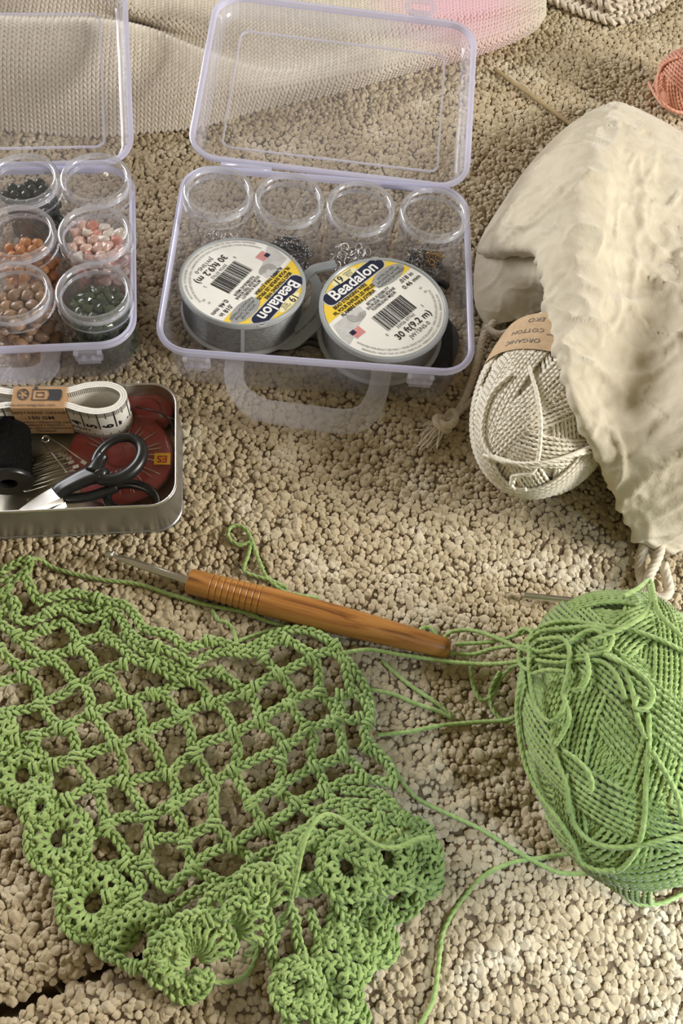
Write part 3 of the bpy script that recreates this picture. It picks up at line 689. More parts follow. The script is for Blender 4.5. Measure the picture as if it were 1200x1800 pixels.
# ------------------------------------------------------------------ wire spools
def spool(label, px, zb, ang, rot, R=3.15, group=None):
    top = 2.1
    c = V(*px, zb + top)
    root = thing('wire_spool', label, 'spool', (c[0], c[1], zb), 0, group, rot=(rot[0], rot[1], 0))
    q = Q().lathe([(.6, .0), (R - .1, .0), (R, .06), (R, .16), (R - .1, .22), (2.2, .22)], 72); qmesh('lower_flange', q, 'spool', root, autosmooth=40)
    prof = [(2.2, .2)]
    for k in range(15):
        z = .24 + k * .108; prof += [(2.86, z), (2.93, z + .03), (2.93, z + .078)]
    prof += [(2.2, 1.88)]
    qmesh('wire_winding', Q().lathe(prof, 72), 'wire', root)
    q = Q().lathe([(2.2, 1.84), (R - .06, 1.84), (R, 1.9), (R, 2.08), (R - .05, 2.14), (R - .14, 2.14), (R - .2, 2.08), (0, 2.08)], 72); qmesh('upper_flange', q, 'spool', root, autosmooth=40)
    q = Q()                                   # wire tail clamp on the side
    q.box((-.05, -3.05, .2), (.12, -2.9, 1.86)); qmesh('wire_clip', q, 'spool', root, smooth=False)
    # ------------ printed label, x along the lettering
    S_ = 2.9
    def P2(u, v): return (u * 3.15, v * 3.15)
    lb = F().poly([(S_ * math.cos(t), S_ * math.sin(t)) for t in np.linspace(0, 2 * np.pi, 72, endpoint=False)])
    def part(name, f, m, z, parent):
        v = A(f.v, float); v[:, 2] = 2.09 + z
        ca, sa = math.cos(ang), math.sin(ang)
        w_ = v.copy(); w_[:, 0] = ca * v[:, 0] - sa * v[:, 1]; w_[:, 1] = sa * v[:, 0] + ca * v[:, 1]
        return pmesh(name, w_, f.f, m, parent)
    label_o = part('label', lb, 'label_white', 0, root)
    # yellow crown of the label: above a wavy line
    wave = [(-.86, .36), (-.55, .36), (-.25, .30), (.02, .30), (.2, .36), (.38, .30), (.6, .24), (.85, .24), (.93, .27)]
    wv = crom(A([(x, y, 0) for x, y in wave]), 40)[:, :2] * 3.15
    a1 = math.atan2(wv[-1][1], wv[-1][0]); a0 = math.atan2(wv[0][1], wv[0][0])
    rim = [(S_ * .997 * math.cos(t), S_ * .997 * math.sin(t)) for t in np.linspace(a1, a0, 50)]
    part('yellow_panel', F().poly([tuple(p) for p in wv if p[0] ** 2 + p[1] ** 2 < S_ ** 2] + rim), 'label_yellow', .006, label_o)
    part('grey_band', F().poly([(-2.86, .1), (-2.6, .9), (-1.75, .92), (-.8, .86), (-.9, .3), (-1.6, .12), (-2.4, -.25), (-2.83, -.4)]), 'label_pale', .004, label_o)
    # wire drawing: nested arcs
    fz = F()
    for k in range(5):
        a = np.linspace(2.4, 6.0, 14); r1, r2 = .14 + .085 * k, .165 + .085 * k
        o1 = [(-1.3 + r1 * math.cos(t), .62 + r1 * .8 * math.sin(t)) for t in a]; o2 = [(-1.3 + r2 * math.cos(t), .62 + r2 * .8 * math.sin(t)) for t in a]
        fz.poly(o1 + o2[::-1])
    part('wire_drawing', fz, 'ink_soft', .010, label_o)
    pill = [(x + .1, y + 2.09) for x, y in rrect(3.95, .74, .33, 6)]
    part('brand_edge', F().poly([(x * 1.03 - .003, (y - 2.09) * 1.14 + 2.09) for x, y in pill]), 'label_pale', .009, label_o)
    part('brand_plate', F().poly(pill), 'label_navy', .012, label_o)
    part('brand_lettering', F().text('Beadalon', .86, .08, 2.1, bold=.018, sx=.98).text('®', .2, 1.86, 2.3), 'ink_white', .018, label_o)
    part('strand_oval', F().poly([(p[0], p[1]) for p in ell(-.05, 2.62, .86, .24) if p[0] ** 2 + p[1] ** 2 < 8.3] if False else ell(-.05, 2.615, .82, .235)), 'label_cream', .013, label_o)
    part('satin_oval', F().poly(ell(1.6, 1.2, 1.02, .45, -.05)), 'label_grey', .013, label_o)
    ink = F()
    ink.text('19', .52, -.42, 2.6, bold=.008); ink.text('STRAND', .14, .25, 2.7).text('BRINS', .14, .25, 2.58).text('HILOS', .14, .25, 2.46)
    ink.text('SATIN SILVER', .20, 1.6, 1.38).text('ARGENTÉ SATINÉ', .20, 1.6, 1.18).text('PLATEADO SATINADO', .20, 1.6, .98, sx=.9)
    for k, t in enumerate(('BEAD STRINGING WIRE', 'FIL POUR ENFILER LES PERLES', 'ALAMBRE PARA JOYERIA')): ink.text(t, .27, -.72, 1.56 - .27 * k, bold=.008, sx=.78)
    for k, t in enumerate(('BETTER FLEXIBILITY', 'SOUPLESSE TRÈS BONNE', 'FLEXIBILIDAD MEJOR')): ink.text(t, .215, .28, .66 - .2 * k, sx=.82, bold=.004)
    ink.text('.018 in', .34, 2.15, .5, bold=.004).text('0.46 mm', .34, 2.15, .14, bold=.004).text('#1', .16, 2.2, -.42).text('#2', .16, 2.2, -.72)
    ink.text('0', .22, -1.12, -1.22).text('35926 07762', .235, .15, -1.26).text('2', .22, 1.42, -1.2)
    ink.text('30 ft(9.2 m)', .50, .25, -1.66, bold=.008).text('JW15NS-0', .31, .25, -2.08)
    part('lettering', ink, 'ink', .018, label_o)
    part('rim_lettering', F().arc_text('INTENDED FOR ADULT USE ONLY • POUR USAGE ADULTE SEULEMENT • PARA USO EXCLUSIVO DE ADULTOS', .155, 2.52, -math.pi / 2 - .05, flip=True, sx=.86)
         .arc_text('BEADALON • VALLEY TWP., PA 19320 • MADE IN USA • FABRIQUÉ AUX É.-U. • HECHO EN E.U.A. • BEADALON.COM', .145, 2.74, -math.pi / 2 - .05, flip=True, sx=.86), 'ink_soft', .018, label_o)
    bc = F(); x = -.92; rb = random.Random(3)
    while x < 1.18:
        w_ = rb.choice((.022, .022, .044, .066)); bc.poly([(x, -1.1), (x + w_, -1.1), (x + w_, -.02), (x, -.02)]); x += w_ + rb.choice((.024, .024, .046))
    part('barcode', bc, 'ink', .018, label_o)
    fl = F()
    for k in range(7):
        fl.poly([(-2.32, -.28 + k * .07 - .1), (-1.72, -.28 + k * .07 - .1), (-1.72, -.243 + k * .07 - .1), (-2.32, -.243 + k * .07 - .1)])
    fw = F().poly([(-2.34, -.4), (-1.7, -.4), (-1.7, .1), (-2.34, .1)])
    part('flag', fw, 'ink_white', .010, label_o); part('flag_stripes', fl, 'flag_red', .016, label_o)
    part('flag_canton', F().poly([(-2.34, -.13), (-2.06, -.13), (-2.06, .1), (-2.34, .1)]), 'label_navy', .019, label_o)
    return root
spool('round spool of grey beading wire whose label reads upright, nearer the white yarn', (675, 540), 1.05, math.radians(44.2), (0, 0), 3.12)
spool('round spool of grey beading wire tilted back with its label upside down', (424, 499), .90, math.radians(-122.8), (-.11, .03), 3.06)
# translucent bracket that links the spools, lying under the flanges
bc_ = V(548, 545, 1.2)
root = thing('spool_bracket', 'translucent white plastic bracket with slots between the two wire spools', 'bracket', bc_)
def strap(pts, w_, m='spool', th=.14):
    p, _ = spline(VV(pts), .15); t = np.gradient(p, axis=0); t /= np.linalg.norm(t, axis=1)[:, None]
    s = np.cross(t, A([0, 0, 1.0])); s /= np.linalg.norm(s, axis=1)[:, None] + 1e-9; s *= w_ / 2; u = A([0, 0, th])
    return np.stack([p - s, p - s + u, p + s + u, p + s], 1)
for pts, w_ in (([(515, 580, 1.25), (538, 560, 1.3), (552, 538, 1.35), (556, 505, 1.4), (548, 478, 1.4), (590, 466, 1.5)], .5), ([(440, 605, .95), (480, 606, 1.0), (512, 606, 1.05), (535, 590, 1.1), (562, 565, 1.2), (575, 548, 1.25)], .55), ([(525, 555, 1.3), (520, 525, 1.35), (535, 492, 1.4), (550, 475, 1.45)], .45)):
    g_ = strap(pts, w_); qmesh('strap', Q().grid(g_), 'spool', root, org=bc_, autosmooth=40)
# things under the spools
c = V(715, 632, .5); q = Q()
R = []
for i in range(13):
    th = math.pi * i / 12
    R.append([(2.7 * math.sin(th) * math.cos(p) * (1 + .08 * math.sin(3 * p)), 2.3 * math.sin(th) * math.sin(p) + .25 * math.sin(2 * p) * math.sin(th), .46 * math.copysign(abs(math.cos(th)) ** .6, math.cos(th)) + .05 * math.sin(5 * p + i)) for p in np.linspace(0, 2 * np.pi, 30, endpoint=False)])
o = qmesh('cloth_pouch', Q().grid(A(R)), 'navy_cloth'); o.location = A([c[0], c[1] + .75, .63]) * SCALE
tag(o, 'dark navy cloth pouch lying on the box bottom under the wire spool', 'pouch')
pts = VV([(480, 612, .45), (520, 606, .5), (545, 600, .55), (590, 615, .5), (640, 630, .45)])
o = qmesh('plier_handle', Q().tube(crom(pts, 30), .22, 10), 'black_plastic', org=pts[0]); o.location = pts[0] * SCALE
tag(o, 'black plastic plier handle lying under the spool bracket', 'pliers')
pts = VV([(742, 490, .8), (775, 497, 1.0), (788, 505, 1.0)])
o = qmesh('pen_cap', Q().tube(crom(pts, 20), [.1] + [.2] * 18 + [.12], 10), 'black_plastic', org=pts[0]); o.location = pts[0] * SCALE
tag(o, 'short black plastic cap sticking out beside the upright spool', 'cap')
c = V(530, 575, .75); o = qmesh('metal_washer', Q().lathe([(.18, 0), (.18, .08), (.45, .08), (.45, 0), (.18, 0)], 24), 'silver'); o.location = c * SCALE
tag(o, 'small pale metal washer seen through the spool bracket', 'washer')

# ------------------------------------------------------------------ sewing tin
TZ = 2.6
tr_, br_ = V(311, 672, TZ), V(311, 888, TZ)
TW, TD = 17.0, float(np.hypot(*(tr_ - br_)[:2]))
tyaw = math.atan2((tr_ - br_)[1], (tr_ - br_)[0]) - math.pi / 2
mid = (tr_ + br_) / 2; tc_ = mid[:2] - A([math.cos(tyaw), math.sin(tyaw)]) * TW / 2
tin = thing('sewing_tin', 'brushed metal sewing tin without lid, full of sewing tools', 'tin', (tc_[0], tc_[1], .02), tyaw)
q = Q().grid(loft([(0, 0, 0, 0), (TW - .1, TD - .1, 1.1, 0), (TW + .06, TD + .06, 1.2, .05), (TW + .06, TD + .06, 1.2, .16), (TW - .03, TD - .03, 1.15, .2), (TW, TD, 1.15, .3), (TW, TD, 1.15, TZ - .08)]))
qmesh('body', q, 'tin', tin, autosmooth=40)
q = Q().grid(loft([(TW, TD, 1.15, TZ - .1), (TW + .06, TD + .06, 1.18, TZ - .05), (TW, TD, 1.15, TZ), (TW - .14, TD - .14, 1.1, TZ), (TW - .2, TD - .2, 1.08, TZ - .06), (TW - .16, TD - .16, 1.08, TZ - .12)]))
qmesh('rolled_rim', q, 'silver', tin)
q = Q().grid(loft([(TW - .16, TD - .16, 1.08, TZ - .1), (TW - .16, TD - .16, 1.08, .25), (TW - .5, TD - .5, .95, .14), (0, 0, 0, .14)]))
qmesh('lining', q, 'tin_inside', tin, autosmooth=40)

# needle compacts
def compact(label, px, z, r, n_needles, tagged, tilt=0):
    c = V(*px, z); root = thing('needle_compact', label, 'needle case', (c[0], c[1], z), 0, rot=(tilt, 0, 0))
    qmesh('base', Q().lathe([(0, 0), (r - .1, 0), (r, .08), (r, .3), (r - .06, .34), (0, .34)], 56), 'red', root, autosmooth=40)
    qmesh('hub', Q().lathe([(0, .5), (.55, .5), (.6, .45), (.6, .34)], 24), 'red', root, autosmooth=40)
    for k in range(n_needles):
        a = -2.6 + 5.6 * k / n_needles + rnd.uniform(-.05, .05); r0, r1 = rnd.uniform(.7, .9), rnd.uniform(1.7, r - .2)
        d = A([math.cos(a), math.sin(a), 0])
        s0 = A([rnd.uniform(-.1, .1), rnd.uniform(-.1, .1), .42])
        qmesh('needle', Q().tube(A([d * r0, d * (r0 + .1), d * (r1 - .3), d * r1]) + s0, [.03, .036, .028, .008], 6), 'silver', root)
    qmesh('cover', Q().lathe([(0, .62), (r - .25, .62), (r - .12, .58), (r + .05, .4), (r + .08, .1)], 56), 'clear_red', root, autosmooth=40)
    if tagged:
        f = F().poly([(-.36, -.3), (.36, -.3), (.36, .3), (-.36, .3)])
        p = V(285, 806, z + .66); M2 = TR(p[0] - c[0], p[1] - c[1], .64, math.pi - .0)
        tg = pmesh('paper_tag', xf(M2, A(f.v)), f.f, 'tag_yellow', root)
        f2 = F().text('ES', .5, .0, 0, z=.01, bold=.012); pmesh('tag_lettering', xf(M2, A(f2.v)), f2.f, 'tag_red', tg)
    return root
compact('red disc of sewing needles under a clear cover with a yellow tag', (213, 808), .45, 2.35, 26, True)
compact('red needle disc half hidden behind the folded tape measure', (262, 716), .95, 1.1, 5, False, .95)

# tape measure, folded in a loop on edge and held by a kraft sleeve
tz1, tz0 = 2.95, .95
tpx = [(-70, 722), (-20, 716), (20, 711), (65, 711), (112, 711), (142, 719), (172, 723), (202, 716), (217, 699), (212, 684), (188, 675), (152, 677), (115, 686), (65, 688), (20, 688), (-15, 683), (-70, 676)]
pt, ps = spline([V(x, y, tz1) for x, y in tpx], .08)
tapeo = V(100, 700, tz0)
tape = thing('tape_measure', 'folded white tape measure standing on edge in a kraft sleeve', 'tape measure', tapeo)
t = np.gradient(pt, axis=0); t /= np.linalg.norm(t, axis=1)[:, None]
nrm = np.stack([t[:, 1], -t[:, 0], 0 * t[:, 0]], 1)            # outward
half = .13
def tape_ring(o0, o1):
    r = []
    for p, n_ in zip(pt, nrm):
        a, b = p + n_ * o0, p + n_ * o1
        r.append([(a[0], a[1], tz0), (a[0], a[1], tz1), (b[0], b[1], tz1), (b[0], b[1], tz0)])
    return A(r)
for k, (a, b) in enumerate(((-.16, -.06), (-.045, .04), (.055, .14))):
    qmesh('tape_layer', Q().grid(tape_ring(a, b)), 'tape', tape, smooth=True, org=tapeo, autosmooth=40)
def on_tape(s, h, off):
    x = np.interp(s, ps, pt[:, 0]); y = np.interp(s, ps, pt[:, 1]); n_ = A([np.interp(s, ps, nrm[:, 0]), np.interp(s, ps, nrm[:, 1])]); n_ /= np.linalg.norm(n_)
    return (x + n_[0] * off, y + n_[1] * off, tz0 + h)
tk, tkb = F(), F()
s_at = lambda px: ps[np.argmin(np.hypot(*(pt[:, :2] - V(*px, tz1)[:2]).T))]
s4, s6 = s_at((140, 719)), s_at((195, 719)); unit = (s6 - s4) / 2
Ht = tz1 - tz0
def tick(f, s, w_, h0, h1, off=.152):
    f.add([on_tape(s - w_, h0, off), on_tape(s + w_, h0, off), on_tape(s + w_, h1, off), on_tape(s - w_, h1, off)], [(0, 1, 2, 3)])
s = s4 - 7 * unit; k = -70
while s < ps[-1] - .3:
    if s > .3:
        if k % 10 == 0: tick(tkb, s, .025, .75, Ht)
        elif k % 5 == 0: tick(tkb, s, .018, Ht - .45, Ht)
        else: tick(tk, s, .014, Ht - .32, Ht)
        tick(tk, s + .03, .014, 0, .26 if k % 5 else .4)
    s += unit / 10; k += 1
for k in range(-6, 7):
    d = 4 + k; s0 = s4 + k * unit
    if d < 1 or s0 < .5 or s0 > ps[-1] - .5: continue
    v, f = text_geo(str(d), .62, bold=.02)
    tkb.add([on_tape(s0 - .32 - p[1], .95 + p[0], .154) for p in v], f)
v, f = text_geo('PREMIUM QUALITY', .24, bold=.006, align='RIGHT')
tkb.add([on_tape(s_at((152, 722)) + p[0], .55 + p[1], .154) for p in v], f)
pmesh('tick_marks', tk.v, tk.f, 'ink_soft', tape, org=tapeo); pmesh('numerals', tkb.v, tkb.f, 'ink', tape, org=tapeo)
# inner face ticks
tin_f = F()
s = .4
while s < ps[-1] - .4:
    a = [on_tape(s - .014, Ht - .35, -.17), on_tape(s + .014, Ht - .35, -.17), on_tape(s + .014, Ht, -.17), on_tape(s - .014, Ht, -.17)]
    tin_f.add(a, [(0, 1, 2, 3)]); s += unit / 8
pmesh('inner_ticks', tin_f.v, tin_f.f, 'ink_soft', tape, org=tapeo)
c00, c10, c11, c01 = V(18, 717, 3.04), V(112, 717, 3.04), V(117, 679, 3.04), V(24, 679, 3.04)
def sl(z, gro=0):
    cc = (c00 + c10 + c11 + c01) / 4
    return A([[*(p + (p - cc) * gro)[:2], z] for p in (c00, c10, c11, c01)])
R = [np.repeat(((c00 + c10 + c11 + c01) / 4)[None], 4, 0), sl(3.02), sl(3.0, .01), sl(.95, .02)]
sleeve = qmesh('kraft_sleeve', Q().grid(A(R)), 'kraft', tape, smooth=False, org=tapeo)
ux = (c10 - c00); uw = np.linalg.norm(ux); ux /= uw; uy = (c01 - c00); ud = np.linalg.norm(uy); uy = uy / ud
ft = F()
def top_txt(body, size, fx, fy, **kw):
    v, f = text_geo(body, size, **kw); b = c00 + ux * uw * fx + uy * ud * fy + A([0, 0, .015])
    ft.add([tuple(b + ux * p[0] + uy * p[1]) for p in v], f)
def top_poly(pts):
    ft.add([tuple(c00 + ux * uw * x + uy * ud * y + A([0, 0, .015])) for x, y in pts], [tuple(range(len(pts)))])
top_txt('www.sostrenegrene.com', .21, .36, .13)
ring_o = ell(.2, .62, .11, .26); ring_i = ell(.2, .62, .09, .21)
for k in range(40): top_poly([ring_o[k], ring_o[(k + 1) % 40], ring_i[(k + 1) % 40], ring_i[k]])
for k in range(5):
    a = k * 2.513 / 2 + .3; top_poly([(.2 + .02 * math.cos(a), .62 + .05 * math.sin(a)), (.2 + .09 * math.cos(a - .25), .62 + .2 * math.sin(a - .25)), (.2 + .09 * math.cos(a + .2), .62 + .2 * math.sin(a + .2))])
for x0, y0, x1, y1 in ((.37, .34, .66, .38), (.37, .82, .66, .86), (.37, .34, .385, .86), (.45, .48, .6, .52), (.45, .68, .6, .72), (.45, .48, .462, .72), (.588, .48, .6, .72), (.4, .86, .46, .98)): top_poly([(x0, y0), (x1, y0), (x1, y1), (x0, y1)])
top_poly([(.66, .34), (.9, .34), (.93, .5), (.93, .78), (.9, .86), (.66, .86), (.7, .6)])
def front_txt(body, size, fx, h, **kw):
    v, f = text_geo(body, size, **kw); b = c00 + ux * uw * fx; nf = A([uy[0], uy[1], 0]) * -.05
    for p in v: pass
    ft.add([tuple(b + ux * p[0] + nf + A([0, 0, h - 3.02 + p[1]])) for p in v], f)
front_txt('SØSTRENE GRENE', .29, .5, 2.68); front_txt('150 CM', .36, .5, 2.28, bold=.004)
for k, t_ in enumerate(('Målebånd • Measuring tape', 'Maßband • Meetlint', 'Mètre ruban • Mittaband', 'Måttband')): front_txt(t_, .23, .5, 1.93 - .24 * k)
pmesh('sleeve_print', ft.v, ft.f, 'ink', sleeve, org=tapeo)

# black thread reel
c = V(14, 800, 1.25); e1 = V(16, 846, 1.2); ax = e1 - c; ax[2] = 0; ax /= np.linalg.norm(ax)
reel = thing('thread_reel', 'black reel of sewing thread lying beside the safety pins', 'thread reel', (c[0], c[1], .16))
Mx = A(Matrix.Translation((0, 0, 1.15)) @ Vector((0, 0, 1)).rotation_difference(Vector(ax)).to_matrix().to_4x4())
prof = [(.45, -1.35)]
for k in range(14): prof += [(1.0 + .02 * (k % 2), -1.35 + k * .2)]
prof += [(.45, 1.3)]
qmesh('thread', Q().lathe(prof, 36, Mx), 'black_thread', reel)
qmesh('bobbin_end', Q().lathe([(.38, 1.25), (.38, 1.5), (1.02, 1.5), (1.06, 1.44), (1.06, 1.3), (.4, 1.25)], 36, Mx), 'black_plastic', reel, autosmooth=40)
qmesh('bobbin_end', Q().lathe([(.38, -1.5), (1.02, -1.5), (1.06, -1.44), (1.06, -1.3), (.4, -1.25)], 36, Mx), 'black_plastic', reel, autosmooth=40)
c = V(10, 735, 1.6); reel2 = thing('thread_reel', 'black reel of thread tucked against the kraft sleeve of the tape measure', 'thread reel', (c[0] - 1.0, c[1], .16))
M3 = A(Matrix.Translation((0, 0, 1.0)) @ Euler((0, math.radians(80), math.radians(-35))).to_matrix().to_4x4())
qmesh('thread', Q().lathe([(.4, -1.2), (1.0, -1.2), (1.02, 0), (1.0, 1.2), (.4, 1.2)], 32, M3), 'black_thread', reel2)
qmesh('bobbin_end', Q().lathe([(.3, 1.2), (.3, 1.35), (1.0, 1.35), (1.05, 1.28), (1.05, 1.2)], 32, M3), 'black_plastic', reel2, autosmooth=40)

# scissors
so = V(150, 850, 1.2); sc = thing('scissors', 'small scissors with black plastic handles resting on the needle disc', 'scissors', so)
def bow(pts, zs, r):
    p = A([V(x, y, z) for (x, y), z in zip(pts, zs)])
    return p
ring = [(208 + 46 * math.cos(t) * .82 + 32 * math.sin(t) * .57, 806 - 46 * math.cos(t) * .57 + 32 * math.sin(t) * .82) for t in np.linspace(0, 2 * np.pi, 20, endpoint=False)]
rp = crom(A([V(x, y, 2.15) for x, y in ring]), 60, closed=True)
q = Q().tube(rp, .24 + .05 * np.sin(np.linspace(0, 6.28, 60)), 12, closed=True)
arm = crom(A([V(100, 868, 1.75), V(112, 858, 1.85), (V(135, 846, 2.0)), V(158, 836, 2.1), V(176, 832, 2.13)]), 30)
th = np.linspace(0, 2 * np.pi, 14, endpoint=False)
q.tube(arm, np.linspace(.30, .42, 30), 14, prof=(th, 1 / np.maximum(np.abs(np.cos(th)) * 1.5, np.abs(np.sin(th)) * .9).clip(.8, 2)))
arm2 = crom(A([V(176, 832, 2.13), V(182, 842, 2.13), V(196, 845, 2.13)]), 12)
q.tube(arm2, [.40, .4, .38, .36, .34, .32, .3, .28, .26, .25, .25, .25], 12)
arm3 = crom(A([V(165, 832, 2.13), V(172, 815, 2.13), V(182, 800, 2.13)]), 12)
q.tube(arm3, [.40, .4, .38, .36, .34, .32, .3, .28, .26, .25, .25, .25], 12)
qmesh('handle', q, 'black_plastic', sc, org=so)
ring = [(232 + 44 * math.cos(t), 878 + 27 * math.sin(t) + 4 * math.cos(t)) for t in np.linspace(0, 2 * np.pi, 20, endpoint=False)]
rp = crom(A([V(x, y, 1.2) for x, y in ring]), 60, closed=True)
q = Q().tube(rp, .21, 12, closed=True)
arm = crom(A([V(106, 876, 1.5), V(130, 876, 1.5), V(160, 872, 1.5), V(190, 862, 1.5), V(204, 856, 1.5)]), 30)
q.tube(arm, np.linspace(.22, .24, 30), 12)
qmesh('handle', q, 'black_plastic', sc, org=so)
for z, a, b, w0 in ((1.72, (108, 866), (28, 905), .5), (1.55, (112, 874), (40, 918), .5)):
    p0, p1 = V(*a, z), V(*b, z - .9); d = (p1 - p0); d /= np.linalg.norm(d); s_ = np.cross(d, A([0, 0, 1])); s_ /= np.linalg.norm(s_); u = A([0, 0, .1])
    R = []
    for f_, w_ in ((0, w0), (.5, w0 * .8), (.9, w0 * .3), (1, .04)):
        m_ = p0 + (p1 - p0) * f_; R.append([m_ - s_ * w_, m_ - s_ * w_ * .6 + u, m_ + s_ * w_ * .8 + u, m_ + s_ * w_])
    qmesh('blade', Q().grid(A(R)), 'silver', sc, smooth=False, org=so)

# safety pins: wire bent round a coil, with a cap
def pin_parts(root, L, openness):
    q = Q(); a = np.linspace(0, 2.2 * 2 * np.pi, 26)
    coil = np.stack([.16 * np.cos(a + 1.9), .16 * np.sin(a + 1.9), np.linspace(-.04, .04, 26)], 1)
    q.tube(coil, .032, 6)
    ca, sa = math.cos(openness), math.sin(openness)
    q.tube(A([[0, .16, .03], [L * .5, .17, .02], [L, .14, 0]]), .034, 6)
    q.tube(A([[0, -.16, -.03], [L * .5 * ca, -.16 - L * .5 * sa, -.02], [L * ca * .97, -.16 - L * sa * .97, 0]]), [.034, .034, .01], 6)
    qmesh('wire', q, 'silver', root)
    c_ = Q().box((L - .22, .0, -.06), (L + .04, .17, .06)); qmesh('cap', c_, 'silver', root, smooth=False)
def pin(label, a, b, za, zb, op, group=None):
    p0, p1 = V(*a, za), V(*b, zb); d = p1 - p0; L = np.linalg.norm(d)
    root = thing('safety_pin', label, 'safety pin', p0, 0, group)
    root.rotation_euler = (0, -math.asin(d[2] / L), math.atan2(d[1], d[0]))
    pin_parts(root, L, op)
pin('silver safety pin hanging open, its coil beside the kraft sleeve', (80, 772), (148, 818), 1.5, 1.5, .28)
for a, b, za, zb, op in (((42, 851), (138, 823), .75, 1.1, .02), ((45, 843), (130, 815), .7, 1.0, .02), ((40, 832), (126, 808), .6, .95, .02), ((46, 858), (132, 830), .5, .8, .02),
                         ((48, 825), (120, 803), .5, .8, .02), ((55, 818), (112, 800), .45, .7, .02), ((60, 812), (108, 793), .4, .6, .02)):
    pin('closed silver safety pin in the fanned bunch beside the black reel', a, b, za, zb, op, 'safety pins fanned out in the tin')
pts = VV([(238, 716, 1.6), (262, 720, 1.9), (285, 728, 2.0), (300, 742, 1.9), (306, 765, 1.6)])
o = qmesh('elastic_cord', Q().tube(crom(pts, 30), .04, 6), 'black_plastic', org=pts[0]); o.location = pts[0] * SCALE
tag(o, 'thin black elastic cord curving along the tin wall', 'cord')

# ------------------------------------------------------------------ crochet hook
ha, hb = V(331, 1021, .62), V(791, 1141, .62)
hd = hb - ha; HL = np.linalg.norm(hd); hyaw = math.atan2(hd[1], hd[0])
hook = thing('crochet_hook', 'steel crochet hook with a turned olive-wood handle lying on the carpet', 'crochet hook', ha, hyaw)
prof = [(0, 0), (.45, 0), (.545, .06), (.56, .2), (.56, .95)]
for k in range(9):
    x = 1.0 + k * .27; prof += [(.565 + .006 * k, x), (.53 + .006 * k, x + .04), (.53 + .006 * k, x + .07), (.57 + .006 * k, x + .11), (.575 + .006 * k, x + .22)]
prof += [(.62, 3.8), (.635, 5), (.62, 6.5), (.585, 8), (.53, 9.5), (.47, 10.6)]
sc_ = HL / 11.6
prof = [(r, x * sc_ if x > 1 else x) for r, x in prof] + [(.45, HL - .35), (.40, HL - .15), (.28, HL - .03), (0, HL)]
MX = A(Matrix.Rotation(math.radians(90), 4, 'Y'))
qmesh('handle', Q().lathe(prof, 40, MX), 'wood', hook, autosmooth=35)
tip = V(184, 972, .62) - ha; L_ = np.hypot(*tip[:2])
p = A([[.3, 0, 0], [-L_ * .5, 0, 0], [-L_ + 1.25, 0, 0], [-L_ + .85, 0, .0], [-L_ + .62, .0, -.02], [-L_ + .42, .02, -.03], [-L_ + .25, 0, -.01], [-L_ + .1, 0, 0], [-L_, 0, 0]])
rr_ = A([.17, .17, .165, .14, .10, .09, .15, .15, .03])
pp_ = crom(np.c_[p, rr_], 60)
q = Q().tube(pp_[:, :3], np.maximum(pp_[:, 3], .02), 14)
bx = A([[-L_ + .30, .06, .02], [-L_ + .33, .17, .03], [-L_ + .45, .20, .03]]); q.tube(crom(bx, 10), np.linspace(.1, .03, 10), 8)
sh = qmesh('shaft', q, 'silver', hook)
sh.rotation_euler = (0, 0, math.atan2(tip[1], tip[0]) - hyaw - math.pi)

# ------------------------------------------------------------------ needles
def rod(name, a, b, r, m, label, cat, taper=True):
    p = crom(A([a, a + (b - a) * .04, (a + b) / 2, b]), 24)
    o = qmesh(name, Q().tube(p, [r * .25 if taper else r * .8] + [r] * 23, 10), m, org=a); o.location = a * SCALE
    return tag(o, label, cat)
rod('knitting_needle', V(870, 122, .2), V(1060, 260, .2), .13, 'gold_wood', 'thin pale wooden knitting needle half hidden under the cotton bag', 'knitting needle')
rod('steel_needle', V(920, 1047, .35), V(1010, 1056, .45), .16, 'silver', 'blunt steel needle poking out from under the green yarn ball', 'needle', False)

# ------------------------------------------------------------------ yarn balls
class Ball:
    def __init__(s, c, axes, yaw, tilt=0):
        s.c = A(c, float); s.ax = A(axes, float)
        s.R = A(Euler((0, tilt, yaw)).to_matrix())
    def at(s, d, k=1.0): return s.c + ((d * s.ax * k) @ s.R.T)
    def hit(s, px, py, lift=0.1):
        """point on the ball the photograph shows at this pixel, raised by lift"""
        w = AX @ A([px - 600.0, py - 900.0, FOCAL]); w /= np.linalg.norm(w)
        o = A([0, 0, CAM_H]) - s.c; ax = s.ax + lift
        o2 = (o @ s.R) / ax; w2 = (w @ s.R) / ax
        a, b, c_ = w2 @ w2, 2 * o2 @ w2, o2 @ o2 - 1
        D = b * b - 4 * a * c_
        t = (-b - math.sqrt(max(D, 0))) / (2 * a)
        if D < 0:
            t0 = -b / (2 * a); return A([0, 0, CAM_H]) + w * t0
        return A([0, 0, CAM_H]) + w * t
